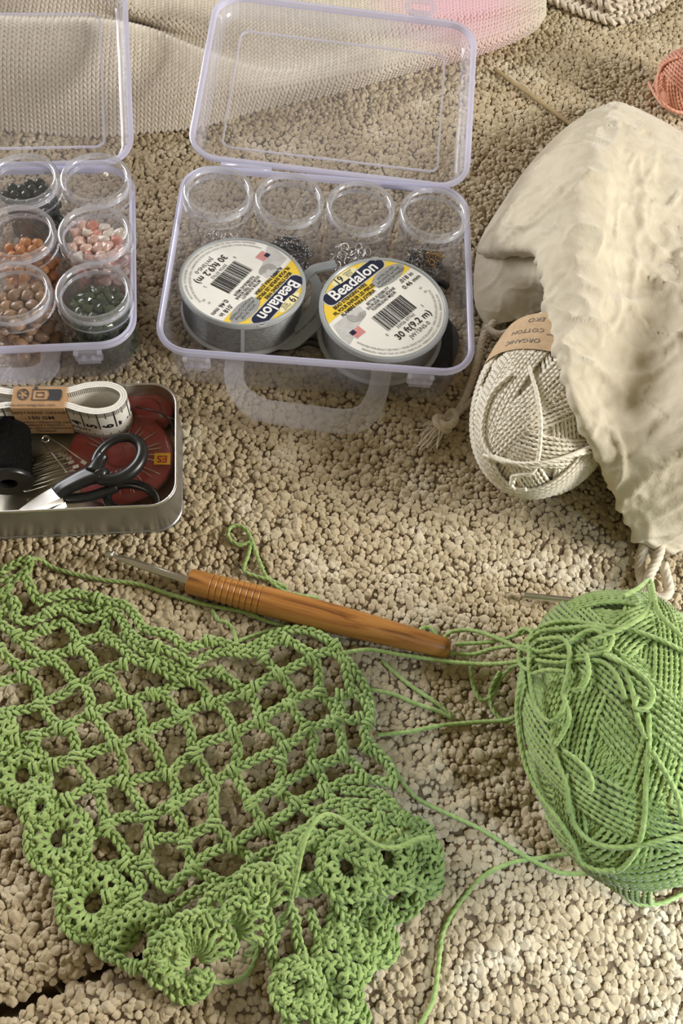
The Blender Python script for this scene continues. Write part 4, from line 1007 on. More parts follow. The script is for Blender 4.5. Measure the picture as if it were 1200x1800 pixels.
def wound(ball, r, n_b, count, seed, tiltdeg=52, spread=.0, m='green_yarn', parent=None, org=None, fine=False, zmin=None, lay=.15, az0=0.0, azs=2.4):
    rg = random.Random(seed); q = Q(); mean = ball.ax.mean()
    for k in range(n_b):
        az = az0 + k * azs + rg.uniform(-.2, .2); ti = math.radians(tiltdeg + rg.uniform(-10, 10)) * (1 if k % 2 else -1)
        # plane normal leans away from the long (x) axis
        n_ = A([math.cos(ti), math.sin(ti) * math.cos(az), math.sin(ti) * math.sin(az)])
        a = np.cross(n_, A([.3, .5, .81])); a /= np.linalg.norm(a); b = np.cross(n_, a)
        o0 = rg.uniform(-.38, .38); kk = 1 - lay * (1 - k / max(1, n_b - 1)) / mean * 4.5
        step = 1.88 * r / mean
        for j in range(count):
            o = o0 + (j - count / 2) * step
            if abs(o) > .93: continue
            t = np.linspace(0, 2 * np.pi, max(60, int(2 * np.pi * mean * math.sqrt(1 - o * o) / (r * 1.0))), endpoint=False)
            wob = .004 * np.sin(3 * t + rg.uniform(0, 6)) + .003 * np.sin(7 * t + rg.uniform(0, 6))
            d = math.sqrt(1 - o * o) * (np.cos(t)[:, None] * a + np.sin(t)[:, None] * b) + (o + wob)[:, None] * n_
            bow_ = 1 - .012 * ((j - count / 2) / (count / 2)) ** 2 + rg.uniform(-.003, .003)
            p = ball.at(d, kk * bow_); ref = d @ ball.R.T
            keep = ref[:, 2] > (-2 if zmin is None else zmin)
            idx = np.where(keep)[0]
            if len(idx) < 8: continue
            if len(idx) == len(t): yarn_closed(q, p, r, ref)
            else:
                cut = np.where(np.diff(np.r_[idx, idx[0] + len(t)]) > 1)[0]
                st = idx[(cut[0] + 1) % len(idx)]; sel = (st + np.arange(len(idx))) % len(t)
                q.tube(p[sel], r, prof=LOBE3S, twist=2 * np.pi / (r * 8), ref=ref[sel])
    return qmesh('windings', q, m, parent, org=org)
def yarn_closed(q, p, r, ref): q.tube(p, r, closed=True, prof=LOBE3S, twist=2 * np.pi / (r * 8), ref=ref)
def ball_core(ball, k, m, parent, org):
    R = []
    for th in np.linspace(0, np.pi, 20):
        ph = np.linspace(0, 2 * np.pi, 32, endpoint=False)
        d = np.stack([np.cos(th) + 0 * ph, np.sin(th) * np.cos(ph), np.sin(th) * np.sin(ph)], 1); R.append(ball.at(d, k))
    return qmesh('core', Q().grid(A(R)), m, parent, org=org)

# green ball: long axis runs down the picture
gc = V(1118, 1292, 3.7); gdir = V(1175, 1560, 3.5) - V(1050, 1035, 3.5)
gyaw = math.atan2(gdir[1], gdir[0])
GB = Ball((gc[0], gc[1], 3.55), (5.9, 4.35, 3.55), gyaw)
go_ = A([GB.c[0], GB.c[1], 0])
gball = thing('green_yarn_ball', 'large ball of sage green cotton yarn with loose tangled strands', 'yarn ball', go_)
ball_core(GB, .87, 'green_yarn', gball, go_)
wound(GB, .098, 34, 8, 11, 50, m='green_yarn', parent=gball, org=go_, zmin=-.2)

# white ball with kraft band
wdir = V(1015, 520, 3.0) - V(895, 800, 3.0); wyaw = math.atan2(wdir[1], wdir[0])
wc = V(968, 700, 3.2)
WB = Ball((wc[0], wc[1], 3.05), (5.2, 3.35, 3.0), wyaw)
wo_ = A([WB.c[0], WB.c[1], 0])
wball = thing('white_yarn_ball', 'cream white ball of yarn with a kraft paper band, peeking from the bag', 'yarn ball', wo_)
ball_core(WB, .88, 'white_yarn', wball, wo_)
wound(WB, .098, 26, 8, 5, 55, m='white_yarn', parent=wball, org=wo_, zmin=-.25)
R = []
for x in np.linspace(.02, .50, 10):
    ph = np.linspace(0, 2 * np.pi, 64, endpoint=False); rr_ = math.sqrt(1 - (x * .75) ** 2) * 1.025
    R.append(WB.at(np.stack([x + 0 * ph, rr_ * np.cos(ph), rr_ * np.sin(ph)], 1)))
band = qmesh('paper_band', Q().grid(A(R)), 'kraft_pale', wball, org=wo_)
fp = F()
for body, x0, ph0, size in (('ORGANIC', .12, .85, .36), ('COTTON', .25, .85, .36), ('TYNN', .10, 1.45, .34), ('100% organic cotton', .2, 1.45, .22), ('50 g / 165 m', .28, 1.45, .22), ('EKO', .40, .9, .42)):
    v, f = text_geo(body, size)
    o = []
    for p in v:
        ph = ph0 - p[0] / 3.1; x = x0 - p[1] / 5.2; rr_ = math.sqrt(1 - (x * .75) ** 2) * 1.03
        o.append(tuple(WB.at(A([x, rr_ * math.cos(ph), rr_ * math.sin(ph)]))))
    fp.add(o, f)
pmesh('band_lettering', fp.v, fp.f, 'ink_soft', band, org=wo_)
q = Q()
for pts in ([(930, 645), (945, 700), (950, 760), (940, 825), (915, 835), (900, 838), (902, 850)], [(1058, 790), (1010, 800), (960, 815), (930, 822), (905, 815), (860, 800)], [(905, 838), (898, 850), (906, 862), (925, 860)],
            [(850, 800), (890, 812), (930, 815), (980, 808), (1040, 785)], [(900, 655), (865, 690), (850, 730), (848, 770), (862, 800), (890, 815)]):
    q = Q(); p, _ = spline(A([WB.hit(x, y, .16) for x, y in pts]), .08); yarn(q, p, .1); qmesh('loose_strand', q, 'white_yarn', wball, org=wo_)

# pink ball
pc_ = V(1218, 140, 1.9)
PB = Ball((pc_[0], pc_[1], 1.85), (2.7, 2.05, 1.85), .5)
po_ = A([PB.c[0], PB.c[1], 0])
pball = thing('pink_yarn_ball', 'small ball of salmon pink yarn on the carpet beyond the cotton bag', 'yarn ball', po_)
ball_core(PB, .86, 'pink_yarn', pball, po_)
wound(PB, .09, 20, 8, 8, 50, m='pink_yarn', parent=pball, org=po_, zmin=-.3)
q = Q(); p, _ = spline(VV([(1140, 145, .15), (1150, 165, .2), (1165, 185, .3), (1185, 196, .3), (1215, 205, .3)]), .1); yarn(q, p, .1)
p, _ = spline(A([PB.hit(x, y, .15) for x, y in [(1190, 100), (1165, 115), (1155, 145), (1160, 175), (1185, 195), (1220, 200)]]), .1); yarn(q, p, .1)
qmesh('loose_strands', q, 'pink_yarn', pball, org=po_)

# crocheted trim at the far edge
to_ = V(1060, -10)
q = Q(); 
def braid(q, path, w_=.165, h_=.085, r=.095, period=.95, fine=True, ph=0.0, ds=.075):
    p, s = resample(path, ds)
    t = np.gradient(p, axis=0); t /= np.linalg.norm(t, axis=1)[:, None] + 1e-9
    rf = A([.05, .08, 1.0]); up = rf - t * (t @ rf)[:, None]; up /= np.linalg.norm(up, axis=1)[:, None] + 1e-9
    sd = np.cross(t, up)
    end = np.minimum(1, np.minimum(s, s[-1] - s) / .15 * .6 + .4)
    for i in range(3):
        f = 2 * np.pi * s / period + 2 * np.pi * i / 3 + ph
        pp2 = p + sd * (w_ * np.sin(f) * end)[:, None] + up * (h_ * np.sin(2 * f))[:, None]
        yarn(q, pp2, r, fine)
for off, z in ((0, .4), (14, .9), (-16, .3), (30, 1.2)):
    pts = [(960, -22 - off, z), (1000, -6 - off, z), (1040, 8 - off, z), (1075, 22 - off * .8, z), (1100, 14 - off, z), (1135, 2 - off, z), (1165, -14 - off, z)]
    p, _ = spline(VV(pts), .1); braid(q, p, .3, .15, .17, 1.6, True, ds=.13)
o = qmesh('crochet_trim', q, 'trim_yarn', org=to_); o.location = to_ * SCALE
tag(o, 'beige crocheted trim lying on the carpet beyond the pink yarn', 'crochet trim')

# ------------------------------------------------------------------ cotton drawstring bag
bag_o = V(1080, 500)
bag = thing('cotton_bag', 'crumpled undyed cotton drawstring bag draped over the white yarn ball', 'bag', bag_o)
rows = [  # from the seam at the closed end (first) to the open, gathered mouth (last)
    [(1085, 178, .25), (1125, 193, .25), (1165, 213, .25), (1210, 240, .25), (1280, 285, .25), (1360, 340, .25), (1440, 410, .25), (1520, 490, .25), (1600, 580, .25)],
    [(1045, 193, .5), (1082, 196, 2.0), (1130, 225, 2.2), (1185, 270, 2.0), (1260, 325, 2.2), (1335, 395, 2.0), (1400, 470, 1.6), (1470, 560, 1.0), (1540, 650, .4)],
    [(990, 228, .5), (1028, 232, 3.2), (1078, 268, 4.4), (1140, 325, 3.3), (1215, 395, 3.2), (1290, 460, 4.6), (1360, 530, 6.2), (1430, 630, 3.4), (1470, 720, .4)],
    [(930, 290, .5), (975, 290, 3.4), (1028, 320, 5.6), (1085, 385, 4.5), (1160, 460, 3.9), (1240, 535, 5.0), (1320, 610, 7.6), (1385, 705, 4.5), (1400, 790, .4)],  # unseen hump at the right, raised to block side light from the bag
    [(882, 358, .6), (930, 352, 3.2), (1000, 375, 5.6), (1048, 452, 5.4), (1110, 538, 4.6), (1190, 625, 5.0), (1280, 700, 7.4), (1330, 785, 4.4), (1330, 860, .4)],
    [(850, 410, .7), (900, 402, 2.8), (975, 418, 4.9), (1015, 500, 5.7), (1055, 600, 6.0), (1115, 705, 5.1), (1185, 795, 5.4), (1240, 868, 3.4), (1260, 925, .4)],
    [(838, 440, .8), (885, 436, 2.6), (952, 446, 4.3), (968, 540, 5.3), (992, 640, 6.3), (1022, 730, 5.9), (1078, 840, 3.9), (1118, 930, 1.6), (1190, 968, .4)],
    [(842, 443, .5), (888, 442, 2.2), (958, 456, 3.7), (982, 545, 4.6), (1006, 640, 5.6), (1034, 725, 5.2), (1088, 832, 3.2), (1124, 922, 1.1), (1190, 960, .3)]]
ctrl = A([[V(*p) for p in r] for r in rows])
NU, NV = 150, 190
cg = crom(ctrl, NU); cg = np.swapaxes(crom(np.swapaxes(cg, 0, 1), NV), 0, 1)       # (row, col, 3)
CREASE = [([(1000, 262), (1022, 300), (1034, 350), (1032, 420), (1020, 470)], .38, .9), ([(1085, 190), (1082, 240), (1060, 290), (1030, 320)], .22, .45), ([(1120, 275), (1125, 330), (1118, 380), (1135, 420), (1160, 445)], .26, .22),
          ([(1165, 240), (1150, 280), (1128, 320)], .22, .3), ([(900, 400), (950, 385), (1000, 372), (1030, 360)], .26, .35), ([(1040, 480), (1090, 470), (1150, 480), (1210, 470)], .2, .25), ([(1000, 560), (1060, 570), (1120, 545), (1190, 520)], .24, .3),
          ([(1110, 420), (1108, 480), (1095, 540), (1100, 580)], .18, .2), ([(1020, 620), (1080, 650), (1150, 640), (1210, 600)], .2, .35), ([(1050, 700), (1110, 690), (1180, 660)], .22, .3), ([(1090, 790), (1140, 770), (1210, 740)], .2, .28), ([(1110, 860), (1150, 830), (1210, 800)], .2, .25),
          ([(930, 300), (915, 350), (908, 392)], .16, .2), ([(1150, 500), (1190, 540), (1230, 600)], .18, .25), ([(1060, 215), (1110, 250), (1180, 270), (1240, 300)], .16, .35)]
CREASE = [(spline(VV(p, 4.0), .25)[0][:, :2], a_, w_) for p, a_, w_ in CREASE]
def wrinkle(cg, mouth_amp, seed, gain=1.0, creases=()):
    tu = np.gradient(cg, axis=0); tv = np.gradient(cg, axis=1)
    n_ = np.cross(tu, tv); n_ /= np.linalg.norm(n_, axis=2)[..., None] + 1e-9
    n_ *= np.sign(n_[..., 2:3].mean())
    nu, nv = cg.shape[:2]; D = np.zeros((nu, nv)); off = Vector((seed, seed * 2, 0))
    arc = np.cumsum(np.linalg.norm(tv, axis=2), axis=1)
    for i in range(nu):
        m_ = (i / (nu - 1))
        for j in range(nv):
            p = Vector(cg[i, j])
            a = noise.noise(p * .3 + off) * .16
            b = .12 - abs(noise.noise(Vector((p.x * .55 + p.y * .25, p.y * .5 - p.x * .15, p.z * .3)) + off)) * .20
            c_ = .08 - abs(noise.noise(p * 1.15 + off * 2)) * .08
            d_ = .02 - abs(noise.noise(p * 2.3 + off * 3)) * .06
            s_ = arc[i, j]
            g_ = math.sin(s_ * 6.6 + 2.2 * noise.noise(Vector((s_ * .5, seed, m_ * 2.5)))) * (.55 + .8 * noise.noise(Vector((s_ * .8, 3, seed))))
            fade = max(0, min(1, (j / nv - .26) / .06)) if creases else 1
            e_ = .20 * math.exp(-abs(noise.noise(Vector((p.x * .32 + p.y * .2, p.y * .27 - p.x * .16, p.z * .25)) + off * 1.7)) / .045) + .09 * math.exp(-abs(noise.noise(p * .62 + off * 2.9)) / .05)
            D[i, j] = gain * (a + b + c_ + d_ + e_) + fade * mouth_amp * g_ * max(0, (m_ - .60) / .40) ** 2
    for line, amp, wd in creases:
        dd = np.full((nu, nv), 1e9)
        for lp in line: dd = np.minimum(dd, (cg[..., 0] - lp[0]) ** 2 + (cg[..., 1] - lp[1]) ** 2)
        dd = np.sqrt(dd); D += amp * np.exp(-dd / wd)
    edge = np.minimum(1, np.arange(nv) / 10.0)[None, :] * np.minimum(1, np.arange(nu) / 8.0)[:, None]
    return cg + n_ * (D * edge)[..., None]
cgw = wrinkle(cg, .20, 3.3, 1.0, CREASE)
cgw[..., 2] = np.maximum(cgw[..., 2], .1)
def cloth(name, g_, parent, org, th=.045):
    o = qmesh(name, Q().grid(g_, closed_v=False), 'cloth', parent, org=org)
    md = o.modifiers.new('thickness', 'SOLIDIFY'); md.thickness = th * SCALE; md.offset = 0
    return o
panel = cloth('cloth_panel', cgw, bag, bag_o)
# the part of the mouth turned under on the box side
fl = A([[V(840, 430, .7), V(864, 424, 1.5), V(892, 422, 2.3), V(925, 424, 3.0), V(960, 432, 3.9)],
        [V(834, 470, .7), V(862, 474, 1.2), V(893, 480, 1.9), V(930, 480, 2.6), V(962, 490, 3.2)],
        [V(832, 505, .6), V(862, 515, 1.0), V(895, 520, 1.4), V(935, 515, 1.8), V(970, 520, 2.2)],
        [V(836, 540, .5), V(862, 545, .7), V(897, 548, .8), V(935, 545, 1.0), V(972, 552, 1.2)],
        [V(852, 570, .3), V(868, 572, .3), V(900, 562, .4), V(938, 566, .5), V(970, 580, .6)]])
fg = crom(fl, 60); fg = np.swapaxes(crom(np.swapaxes(fg, 0, 1), 70), 0, 1)
fgw = wrinkle(fg, .14, 7.7, .55)
cloth('turned_under_flap', fgw, bag, bag_o)
# lower side of the bag lying on the carpet inside the mouth
ug = A([[V(1120, 300, .1), V(1200, 400, .1), V(1300, 520, .1), V(1400, 650, .1)], [V(980, 400, .1), V(1080, 520, .1), V(1180, 650, .1), V(1260, 800, .1)], [V(905, 520, .1), V(985, 610, .1), V(1080, 760, .1), V(1150, 900, .1)]])
u2 = crom(ug, 30); u2 = np.swapaxes(crom(np.swapaxes(u2, 0, 1), 40), 0, 1)
cloth('lower_panel', u2, bag, bag_o)
# cords
def cord(pts, r=.2, name='drawstring', ds=.12):
    p, _ = spline(VV(pts), ds); q = Q(); n_ = 12
    a = np.arange(18) * 2 * np.pi / 18; pr = A([.84, 1, 1] * 6)
    q.tube(p, r, prof=(a, pr), twist=2 * np.pi / (r * 8)); return qmesh(name, q, 'cord', bag, org=bag_o)
c1 = cord([(868, 566, .5), (850, 590, .5), (838, 640, .4), (822, 690, .35), (805, 722, .35), (788, 742, .4)])
cord([(965, 560, .6), (920, 590, .5), (880, 640, .4), (848, 690, .3), (815, 715, .3), (792, 738, .4)])
cord([(850, 575, .6), (880, 588, .7), (915, 570, .7), (930, 555, .8)])
kq = Q()
for k in range(4):
    a = np.linspace(0, 2 * np.pi, 20, endpoint=False); kc = V(792 - 5 * k, 736 + 3 * k, .45)
    kq.tube(np.stack([kc[0] + .33 * np.cos(a) * (.6 + .2 * k), kc[1] + .38 * np.sin(a), kc[2] + .3 * np.cos(a + k)], 1), .17, 8, closed=True)
knot = qmesh('knot', kq, 'cord', c1, org=bag_o)
tq = Q(); k0 = V(780, 745, .45)
for k in range(70):
    e_ = V(rnd.uniform(728, 772), rnd.uniform(752, 800), 0); e_[2] = rnd.uniform(.05, .5)
    f_ = (e_ + k0) / 2 + A([rnd.uniform(-.25, .25), rnd.uniform(-.2, .2), rnd.uniform(.0, .3)])
    s0 = k0 + A([rnd.uniform(-.2, .2), rnd.uniform(-.2, .2), rnd.uniform(-.15, .15)])
    tq.tube(crom(A([s0, f_, e_]), 10), .035, 5)
qmesh('tassel', tq, 'cord', c1, org=bag_o)
cord([(1150, 930, 1.0), (1160, 960, .8), (1152, 990, .7), (1140, 1015, .8), (1138, 1050, 1.0)], .24)
cord([(1135, 950, .6), (1125, 985, .3), (1128, 1020, .3), (1150, 1050, .4), (1175, 1040, .5), (1165, 990, .6)], .24)

# ------------------------------------------------------------------ loose strands of the green ball
q = Q()
on = [
    [(1210, 1150), (1160, 1125), (1110, 1108), (1060, 1100), (1000, 1092), (960, 1098), (930, 1120), (912, 1150), (918, 1172), (940, 1180)],
    [(905, 1118), (920, 1105), (935, 1112), (928, 1135), (950, 1145), (990, 1135), (1030, 1110), (1055, 1112), (1065, 1135), (1050, 1142)],
    [(945, 1125), (985, 1122), (1000, 1140), (998, 1180), (990, 1220), (1000, 1260), (988, 1290), (975, 1310)],
    [(930, 1140), (930, 1180), (935, 1220), (945, 1250), (965, 1268), (985, 1255), (995, 1230)],
    [(950, 1150), (1000, 1155), (1060, 1150), (1090, 1165), (1110, 1210), (1120, 1260), (1135, 1300)],
    [(1060, 1150), (1110, 1175), (1140, 1200), (1148, 1225), (1135, 1245), (1115, 1245), (1120, 1225)],
    [(1030, 1150), (1035, 1180), (1025, 1205), (1005, 1215)],
    [(935, 1185), (960, 1178), (990, 1180)],
    [(1140, 1255), (1140, 1310), (1135, 1380), (1132, 1440), (1120, 1490), (1095, 1525), (1070, 1535)],
    [(915, 1200), (908, 1240), (912, 1290), (925, 1350), (950, 1400), (980, 1440), (1005, 1480), (1020, 1515), (1050, 1530), (1080, 1530)],
    [(1145, 1320), (1170, 1360), (1190, 1400), (1200, 1450)],
    [(990, 1320), (1012, 1335), (1035, 1360), (1040, 1385), (1030, 1392)],
    [(1210, 1465), (1150, 1480), (1090, 1490), (1040, 1480), (1010, 1450), (1000, 1410), (995, 1360)],
    [(975, 1270), (970, 1300), (980, 1340), (995, 1380), (1000, 1430)],
    [(1140, 1030), (1145, 1060), (1120, 1090), (1080, 1110), (1040, 1125)],
    [(1095, 1048), (1120, 1035), (1142, 1020), (1150, 1050), (1160, 1080), (1200, 1120)],
    [(940, 1160), (980, 1165), (1020, 1160), (1060, 1165), (1085, 1190), (1100, 1230)],
    [(925, 1130), (950, 1110), (990, 1105), (1040, 1102), (1075, 1115), (1070, 1140), (1050, 1150)]]
for k, pts in enumerate(on):
    q = Q(); p, _ = spline(A([GB.hit(x, y, .14 + .10 * (k % 4)) for x, y in pts]), .07); yarn(q, p, .098); qmesh('loose_strand', q, 'green_yarn', gball, org=go_)
def lead(pts, z=.18):
    q = Q(); p, _ = spline(VV(pts, z), .07); yarn(q, p, .098); qmesh('loose_strand', q, 'green_yarn', gball, org=go_)
lead([(605, 1147, .7), (650, 1142, .55), (700, 1150, .5), (740, 1156, .5), (790, 1163, .7), (850, 1167, 1.5), (905, 1163, 3.0), (945, 1152, 4.6)])
lead([(728, 1113, .3), (752, 1102, .4), (775, 1122, .4), (795, 1110, .5), (830, 1108, .9), (870, 1120, 1.8), (915, 1140, 3.2), (950, 1150, 4.6)])
lead([(800, 1132, .5), (840, 1130, .8), (880, 1125, 1.6), (920, 1112, 3.0), (960, 1105, 4.6)])
lead([(790, 1148, .4), (830, 1150, .6), (865, 1140, 1.4), (900, 1135, 2.6), (940, 1140, 4.2)])
lead([(826, 1160, .4), (830, 1200, .2), (845, 1230, .2), (865, 1222, .25), (878, 1195, .5), (900, 1172, 1.4), (925, 1165, 2.8)])
lead([(878, 1180, .8), (862, 1215, .3), (866, 1248, .2), (890, 1270, .3), (912, 1262, 1.2), (925, 1245, 2.2)])
lead([(650, 1212, .3), (690, 1220, .15), (725, 1235, .12), (765, 1248, .12), (795, 1262, .12), (770, 1238, .12), (735, 1215, .12), (700, 1188, .12), (670, 1160, .15)])
lead([(662, 1292, .2), (720, 1286, .12), (770, 1276, .12), (830, 1270, .12), (885, 1266, .4), (915, 1255, 1.5)])
lead([(690, 1348, .5), (715, 1385, .2), (740, 1408, .14), (790, 1432, .14), (845, 1458, .14), (900, 1492, .16), (950, 1520, .25), (990, 1535, .5), (1060, 1535, .9), (1110, 1542, 1.1), (1165, 1512, 2.0), (1215, 1482, 3.0)])
lead([(1030, 1498, .8), (990, 1502, .2), (950, 1508, .14), (900, 1516, .12), (850, 1540, .12), (805, 1590, .12), (778, 1640, .12), (770, 1700, .14), (760, 1760, .14), (730, 1815, .14)])
lead([(1085, 1535, .8), (1092, 1568, .2), (1120, 1588, .14), (1160, 1588, .14), (1200, 1570, .14), (1230, 1545, .2)])
lead([(1215, 1545, .5), (1160, 1550, .4), (1110, 1545, .5), (1070, 1540, .8)])

# ------------------------------------------------------------------ crocheted lace
lo_ = V(380, 1350)
lace = thing('crochet_lace', 'unfinished sage green crocheted lace with an open net and shell border', 'crochet work', lo_)
def lz(x, y):
    """height of the lace above the carpet at a pixel: flat net, a raised fold towards the lower edge"""
    h = .42 + .18 * math.sin(x * .021 + y * .013) + .10 * math.sin(y * .045)
    d = math.hypot((x - 640) / 130, (y - 1470) / 110); h += .95 * math.exp(-d * d)
    # rolled ridge from (290,1690) to (500,1540)
    t_ = max(0, min(1, ((x - 290) * 210 - (y - 1690) * 150) / (210 ** 2 + 150 ** 2)))
    d = math.hypot(x - (290 + 210 * t_), y - (1690 - 150 * t_)) / 42; h += 1.1 * math.exp(-d * d)
    d = math.hypot((x - 560) / 60, (y - 1760) / 60); h += .5 * math.exp(-d * d)
    d = math.hypot((x - 620) / 40, (y - 1290) / 90); h += .35 * math.exp(-d * d)
    return h
def chain(q, pts, dz=0.0, w_=.140, r=.088, period=1.02):
    P3 = A([V(p[0], p[1], (p[2] if len(p) > 2 else lz(p[0], p[1])) + dz) for p in pts])
    p, _ = spline(P3, .06); braid(q, p, w_, .085, r, period, True, rnd.uniform(0, 6.28))
    return p
def knot_at(q, p, t, r=.085, n_=2):
    """the wraps of a single crochet where a loop is caught"""
    t = t / (np.linalg.norm(t) + 1e-9); up = A([0, 0, 1.0]); sd = np.cross(t, up); sd /= np.linalg.norm(sd) + 1e-9
    for k in range(n_):
        o = (k - (n_ - 1) / 2) * .20
        a = np.linspace(-.4, math.pi + .4, 14)
        pts = p + t * o + sd * (np.cos(a) * .21)[:, None] + up * (np.sin(a) * .21)[:, None] + t * (np.cos(a) * .05)[:, None]
        yarn(q, pts, r)
NET = [
    [(0, 1143), (18, 1160), (40, 1172), (62, 1165), (85, 1162), (105, 1168), (120, 1185), (132, 1205)],
    [(30, 1118), (50, 1138), (75, 1152), (100, 1150), (130, 1142)], [(138, 1140), (158, 1155), (168, 1175), (175, 1188)],
    [(132, 1205), (150, 1200), (165, 1188), (178, 1180), (200, 1172), (218, 1168)], [(-12, 1206), (10, 1196), (40, 1190)], [(45, 1192), (60, 1200), (68, 1218), (68, 1240)],
    [(-12, 1258), (15, 1250), (40, 1248), (65, 1242), (85, 1232), (108, 1222), (130, 1208)], [(75, 1245), (88, 1262), (105, 1275), (125, 1272), (145, 1262), (160, 1255)],
    [(148, 1208), (158, 1225), (160, 1252)], [(175, 1188), (195, 1192), (205, 1210), (215, 1225), (232, 1232), (250, 1224), (265, 1220)], [(165, 1252), (185, 1245), (205, 1240), (225, 1235)],
    [(165, 1260), (182, 1278), (198, 1300), (215, 1308), (232, 1295), (250, 1293)], [(238, 1238), (248, 1258), (250, 1290)], [(28, 1300), (55, 1292), (80, 1288), (105, 1282)],
    [(120, 1282), (132, 1302), (132, 1330)], [(60, 1350), (85, 1342), (110, 1338), (130, 1335), (150, 1325), (175, 1318), (200, 1310)],
    [(135, 1340), (150, 1358), (168, 1382), (185, 1378), (200, 1372), (215, 1376)], [(208, 1312), (216, 1335), (218, 1372)],
    [(265, 1220), (290, 1225), (305, 1245), (322, 1258), (340, 1245), (362, 1238)], [(270, 1222), (295, 1210), (318, 1200), (335, 1195)], [(255, 1290), (280, 1275), (305, 1268), (315, 1258)],
    [(335, 1198), (355, 1210), (368, 1232)], [(370, 1235), (390, 1245), (405, 1270), (415, 1290), (430, 1278), (455, 1270)], [(370, 1240), (395, 1228), (420, 1222), (432, 1222)],
    [(322, 1262), (335, 1285), (338, 1322)], [(340, 1325), (360, 1305), (385, 1298), (410, 1290)], [(255, 1295), (275, 1320), (285, 1350), (300, 1360), (315, 1342), (335, 1328)],
    [(220, 1378), (245, 1368), (275, 1365), (295, 1362)], [(345, 1330), (360, 1352), (378, 1372), (395, 1362), (408, 1355)], [(412, 1295), (418, 1320), (410, 1352)],
    [(300, 1365), (310, 1390), (305, 1415)], [(310, 1415), (330, 1398), (355, 1385), (372, 1375)], [(380, 1376), (375, 1400), (375, 1425), (375, 1448)],
    [(220, 1382), (240, 1405), (258, 1432), (275, 1430), (290, 1420), (303, 1418)], [(455, 1270), (452, 1250), (446, 1230), (436, 1214)], [(432, 1222), (448, 1208), (470, 1192), (487, 1185)],
    [(385, 1182), (405, 1195), (428, 1212), (448, 1208)], [(487, 1185), (476, 1170), (462, 1156)], [(490, 1187), (510, 1175), (530, 1165), (545, 1158)],
    [(492, 1188), (508, 1205), (515, 1225), (508, 1238)], [(505, 1240), (480, 1250), (458, 1268)], [(555, 1158), (560, 1185), (560, 1218)], [(510, 1235), (535, 1222), (560, 1220)],
    [(560, 1222), (580, 1235), (590, 1255), (587, 1268)], [(510, 1242), (525, 1262), (538, 1280)], [(540, 1280), (562, 1275), (582, 1268)], [(460, 1275), (485, 1290), (498, 1315), (492, 1338)],
    [(500, 1312), (520, 1300), (538, 1282)], [(412, 1352), (440, 1340), (462, 1328), (488, 1320)], [(412, 1358), (425, 1385), (440, 1412)], [(492, 1335), (495, 1360), (485, 1388)],
    [(440, 1412), (460, 1397), (485, 1388)], [(545, 1282), (552, 1300), (546, 1325), (554, 1343), (577, 1340), (602, 1328)], [(487, 1385), (510, 1370), (530, 1360), (550, 1348)],
    [(490, 1390), (505, 1402), (522, 1410), (540, 1402), (568, 1390)], [(554, 1345), (565, 1365), (572, 1387)], [(588, 1268), (600, 1262), (618, 1266), (632, 1262)],
    [(622, 1215), (605, 1224), (596, 1222)], [(588, 1225), (600, 1245), (590, 1268)], [(590, 1270), (600, 1298), (605, 1328)], [(605, 1330), (625, 1345), (640, 1368), (662, 1372), (690, 1378)],
    [(640, 1312), (662, 1328), (682, 1345), (692, 1375)], [(575, 1390), (595, 1378), (615, 1370), (638, 1370)], [(572, 1390), (590, 1410), (625, 1412), (660, 1415), (690, 1420), (715, 1440)],
    [(378, 1450), (395, 1468), (410, 1485), (430, 1470), (457, 1455)], [(440, 1415), (455, 1435), (462, 1455)], [(465, 1455), (485, 1440), (505, 1430), (522, 1412)],
    [(468, 1458), (490, 1472), (510, 1475), (535, 1462)], [(303, 1420), (320, 1450), (325, 1485)], [(328, 1472), (350, 1460), (372, 1452)], [(258, 1435), (263, 1465), (256, 1495), (258, 1520)],
    [(262, 1480), (290, 1472), (320, 1475)], [(328, 1488), (335, 1510), (335, 1528)], [(338, 1525), (360, 1505), (385, 1492), (408, 1488)], [(258, 1520), (275, 1545), (298, 1562), (315, 1545), (335, 1530)],
    [(338, 1530), (365, 1540), (395, 1552), (415, 1545), (435, 1525), (445, 1512)], [(410, 1488), (430, 1500), (446, 1515)], [(445, 1515), (465, 1500), (490, 1492), (508, 1478)],
    [(188, 1458), (205, 1475), (222, 1500), (235, 1515), (252, 1510), (260, 1505)], [(175, 1388), (180, 1420), (188, 1450)], [(193, 1445), (220, 1435), (248, 1440)],
    [(218, 1518), (240, 1538), (250, 1560), (236, 1580), (256, 1597), (285, 1602), (310, 1592), (335, 1572), (360, 1562), (390, 1564), (420, 1548)],
    [(118, 1405), (135, 1395), (155, 1385), (170, 1385)], [(120, 1480), (140, 1476), (165, 1466), (186, 1456)], [(128, 1528), (150, 1520), (180, 1524), (215, 1518)], [(188, 1575), (210, 1566), (225, 1560), (236, 1580)],
    [(95, 1345), (110, 1340), (128, 1336)], [(208, 1640), (230, 1625), (255, 1622), (285, 1612), (300, 1600)], [(20, 1285), (26, 1298), (30, 1316), (36, 1330)], [(62, 1296), (60, 1312), (52, 1330)],
    [(0, 1282), (10, 1290), (24, 1298)]]
q = Q(); ends = {}
for pts in NET:
    p = chain(q, pts)
    for e_, d_ in ((p[0], p[min(6, len(p) - 1)] - p[0]), (p[-1], p[-1] - p[max(0, len(p) - 7)])):
        key = (round(e_[0] / .55), round(e_[1] / .55)); ends.setdefault(key, (e_, d_))
qmesh('open_net', q, 'green_lace', lace, org=lo_)
q = Q()
for e_, d_ in ends.values(): knot_at(q, e_ + A([0, 0, .02]), np.cross(d_, A([0, 0, 1.0])) * .3 + d_)
qmesh('loop_knots', q, 'green_lace', lace, org=lo_)
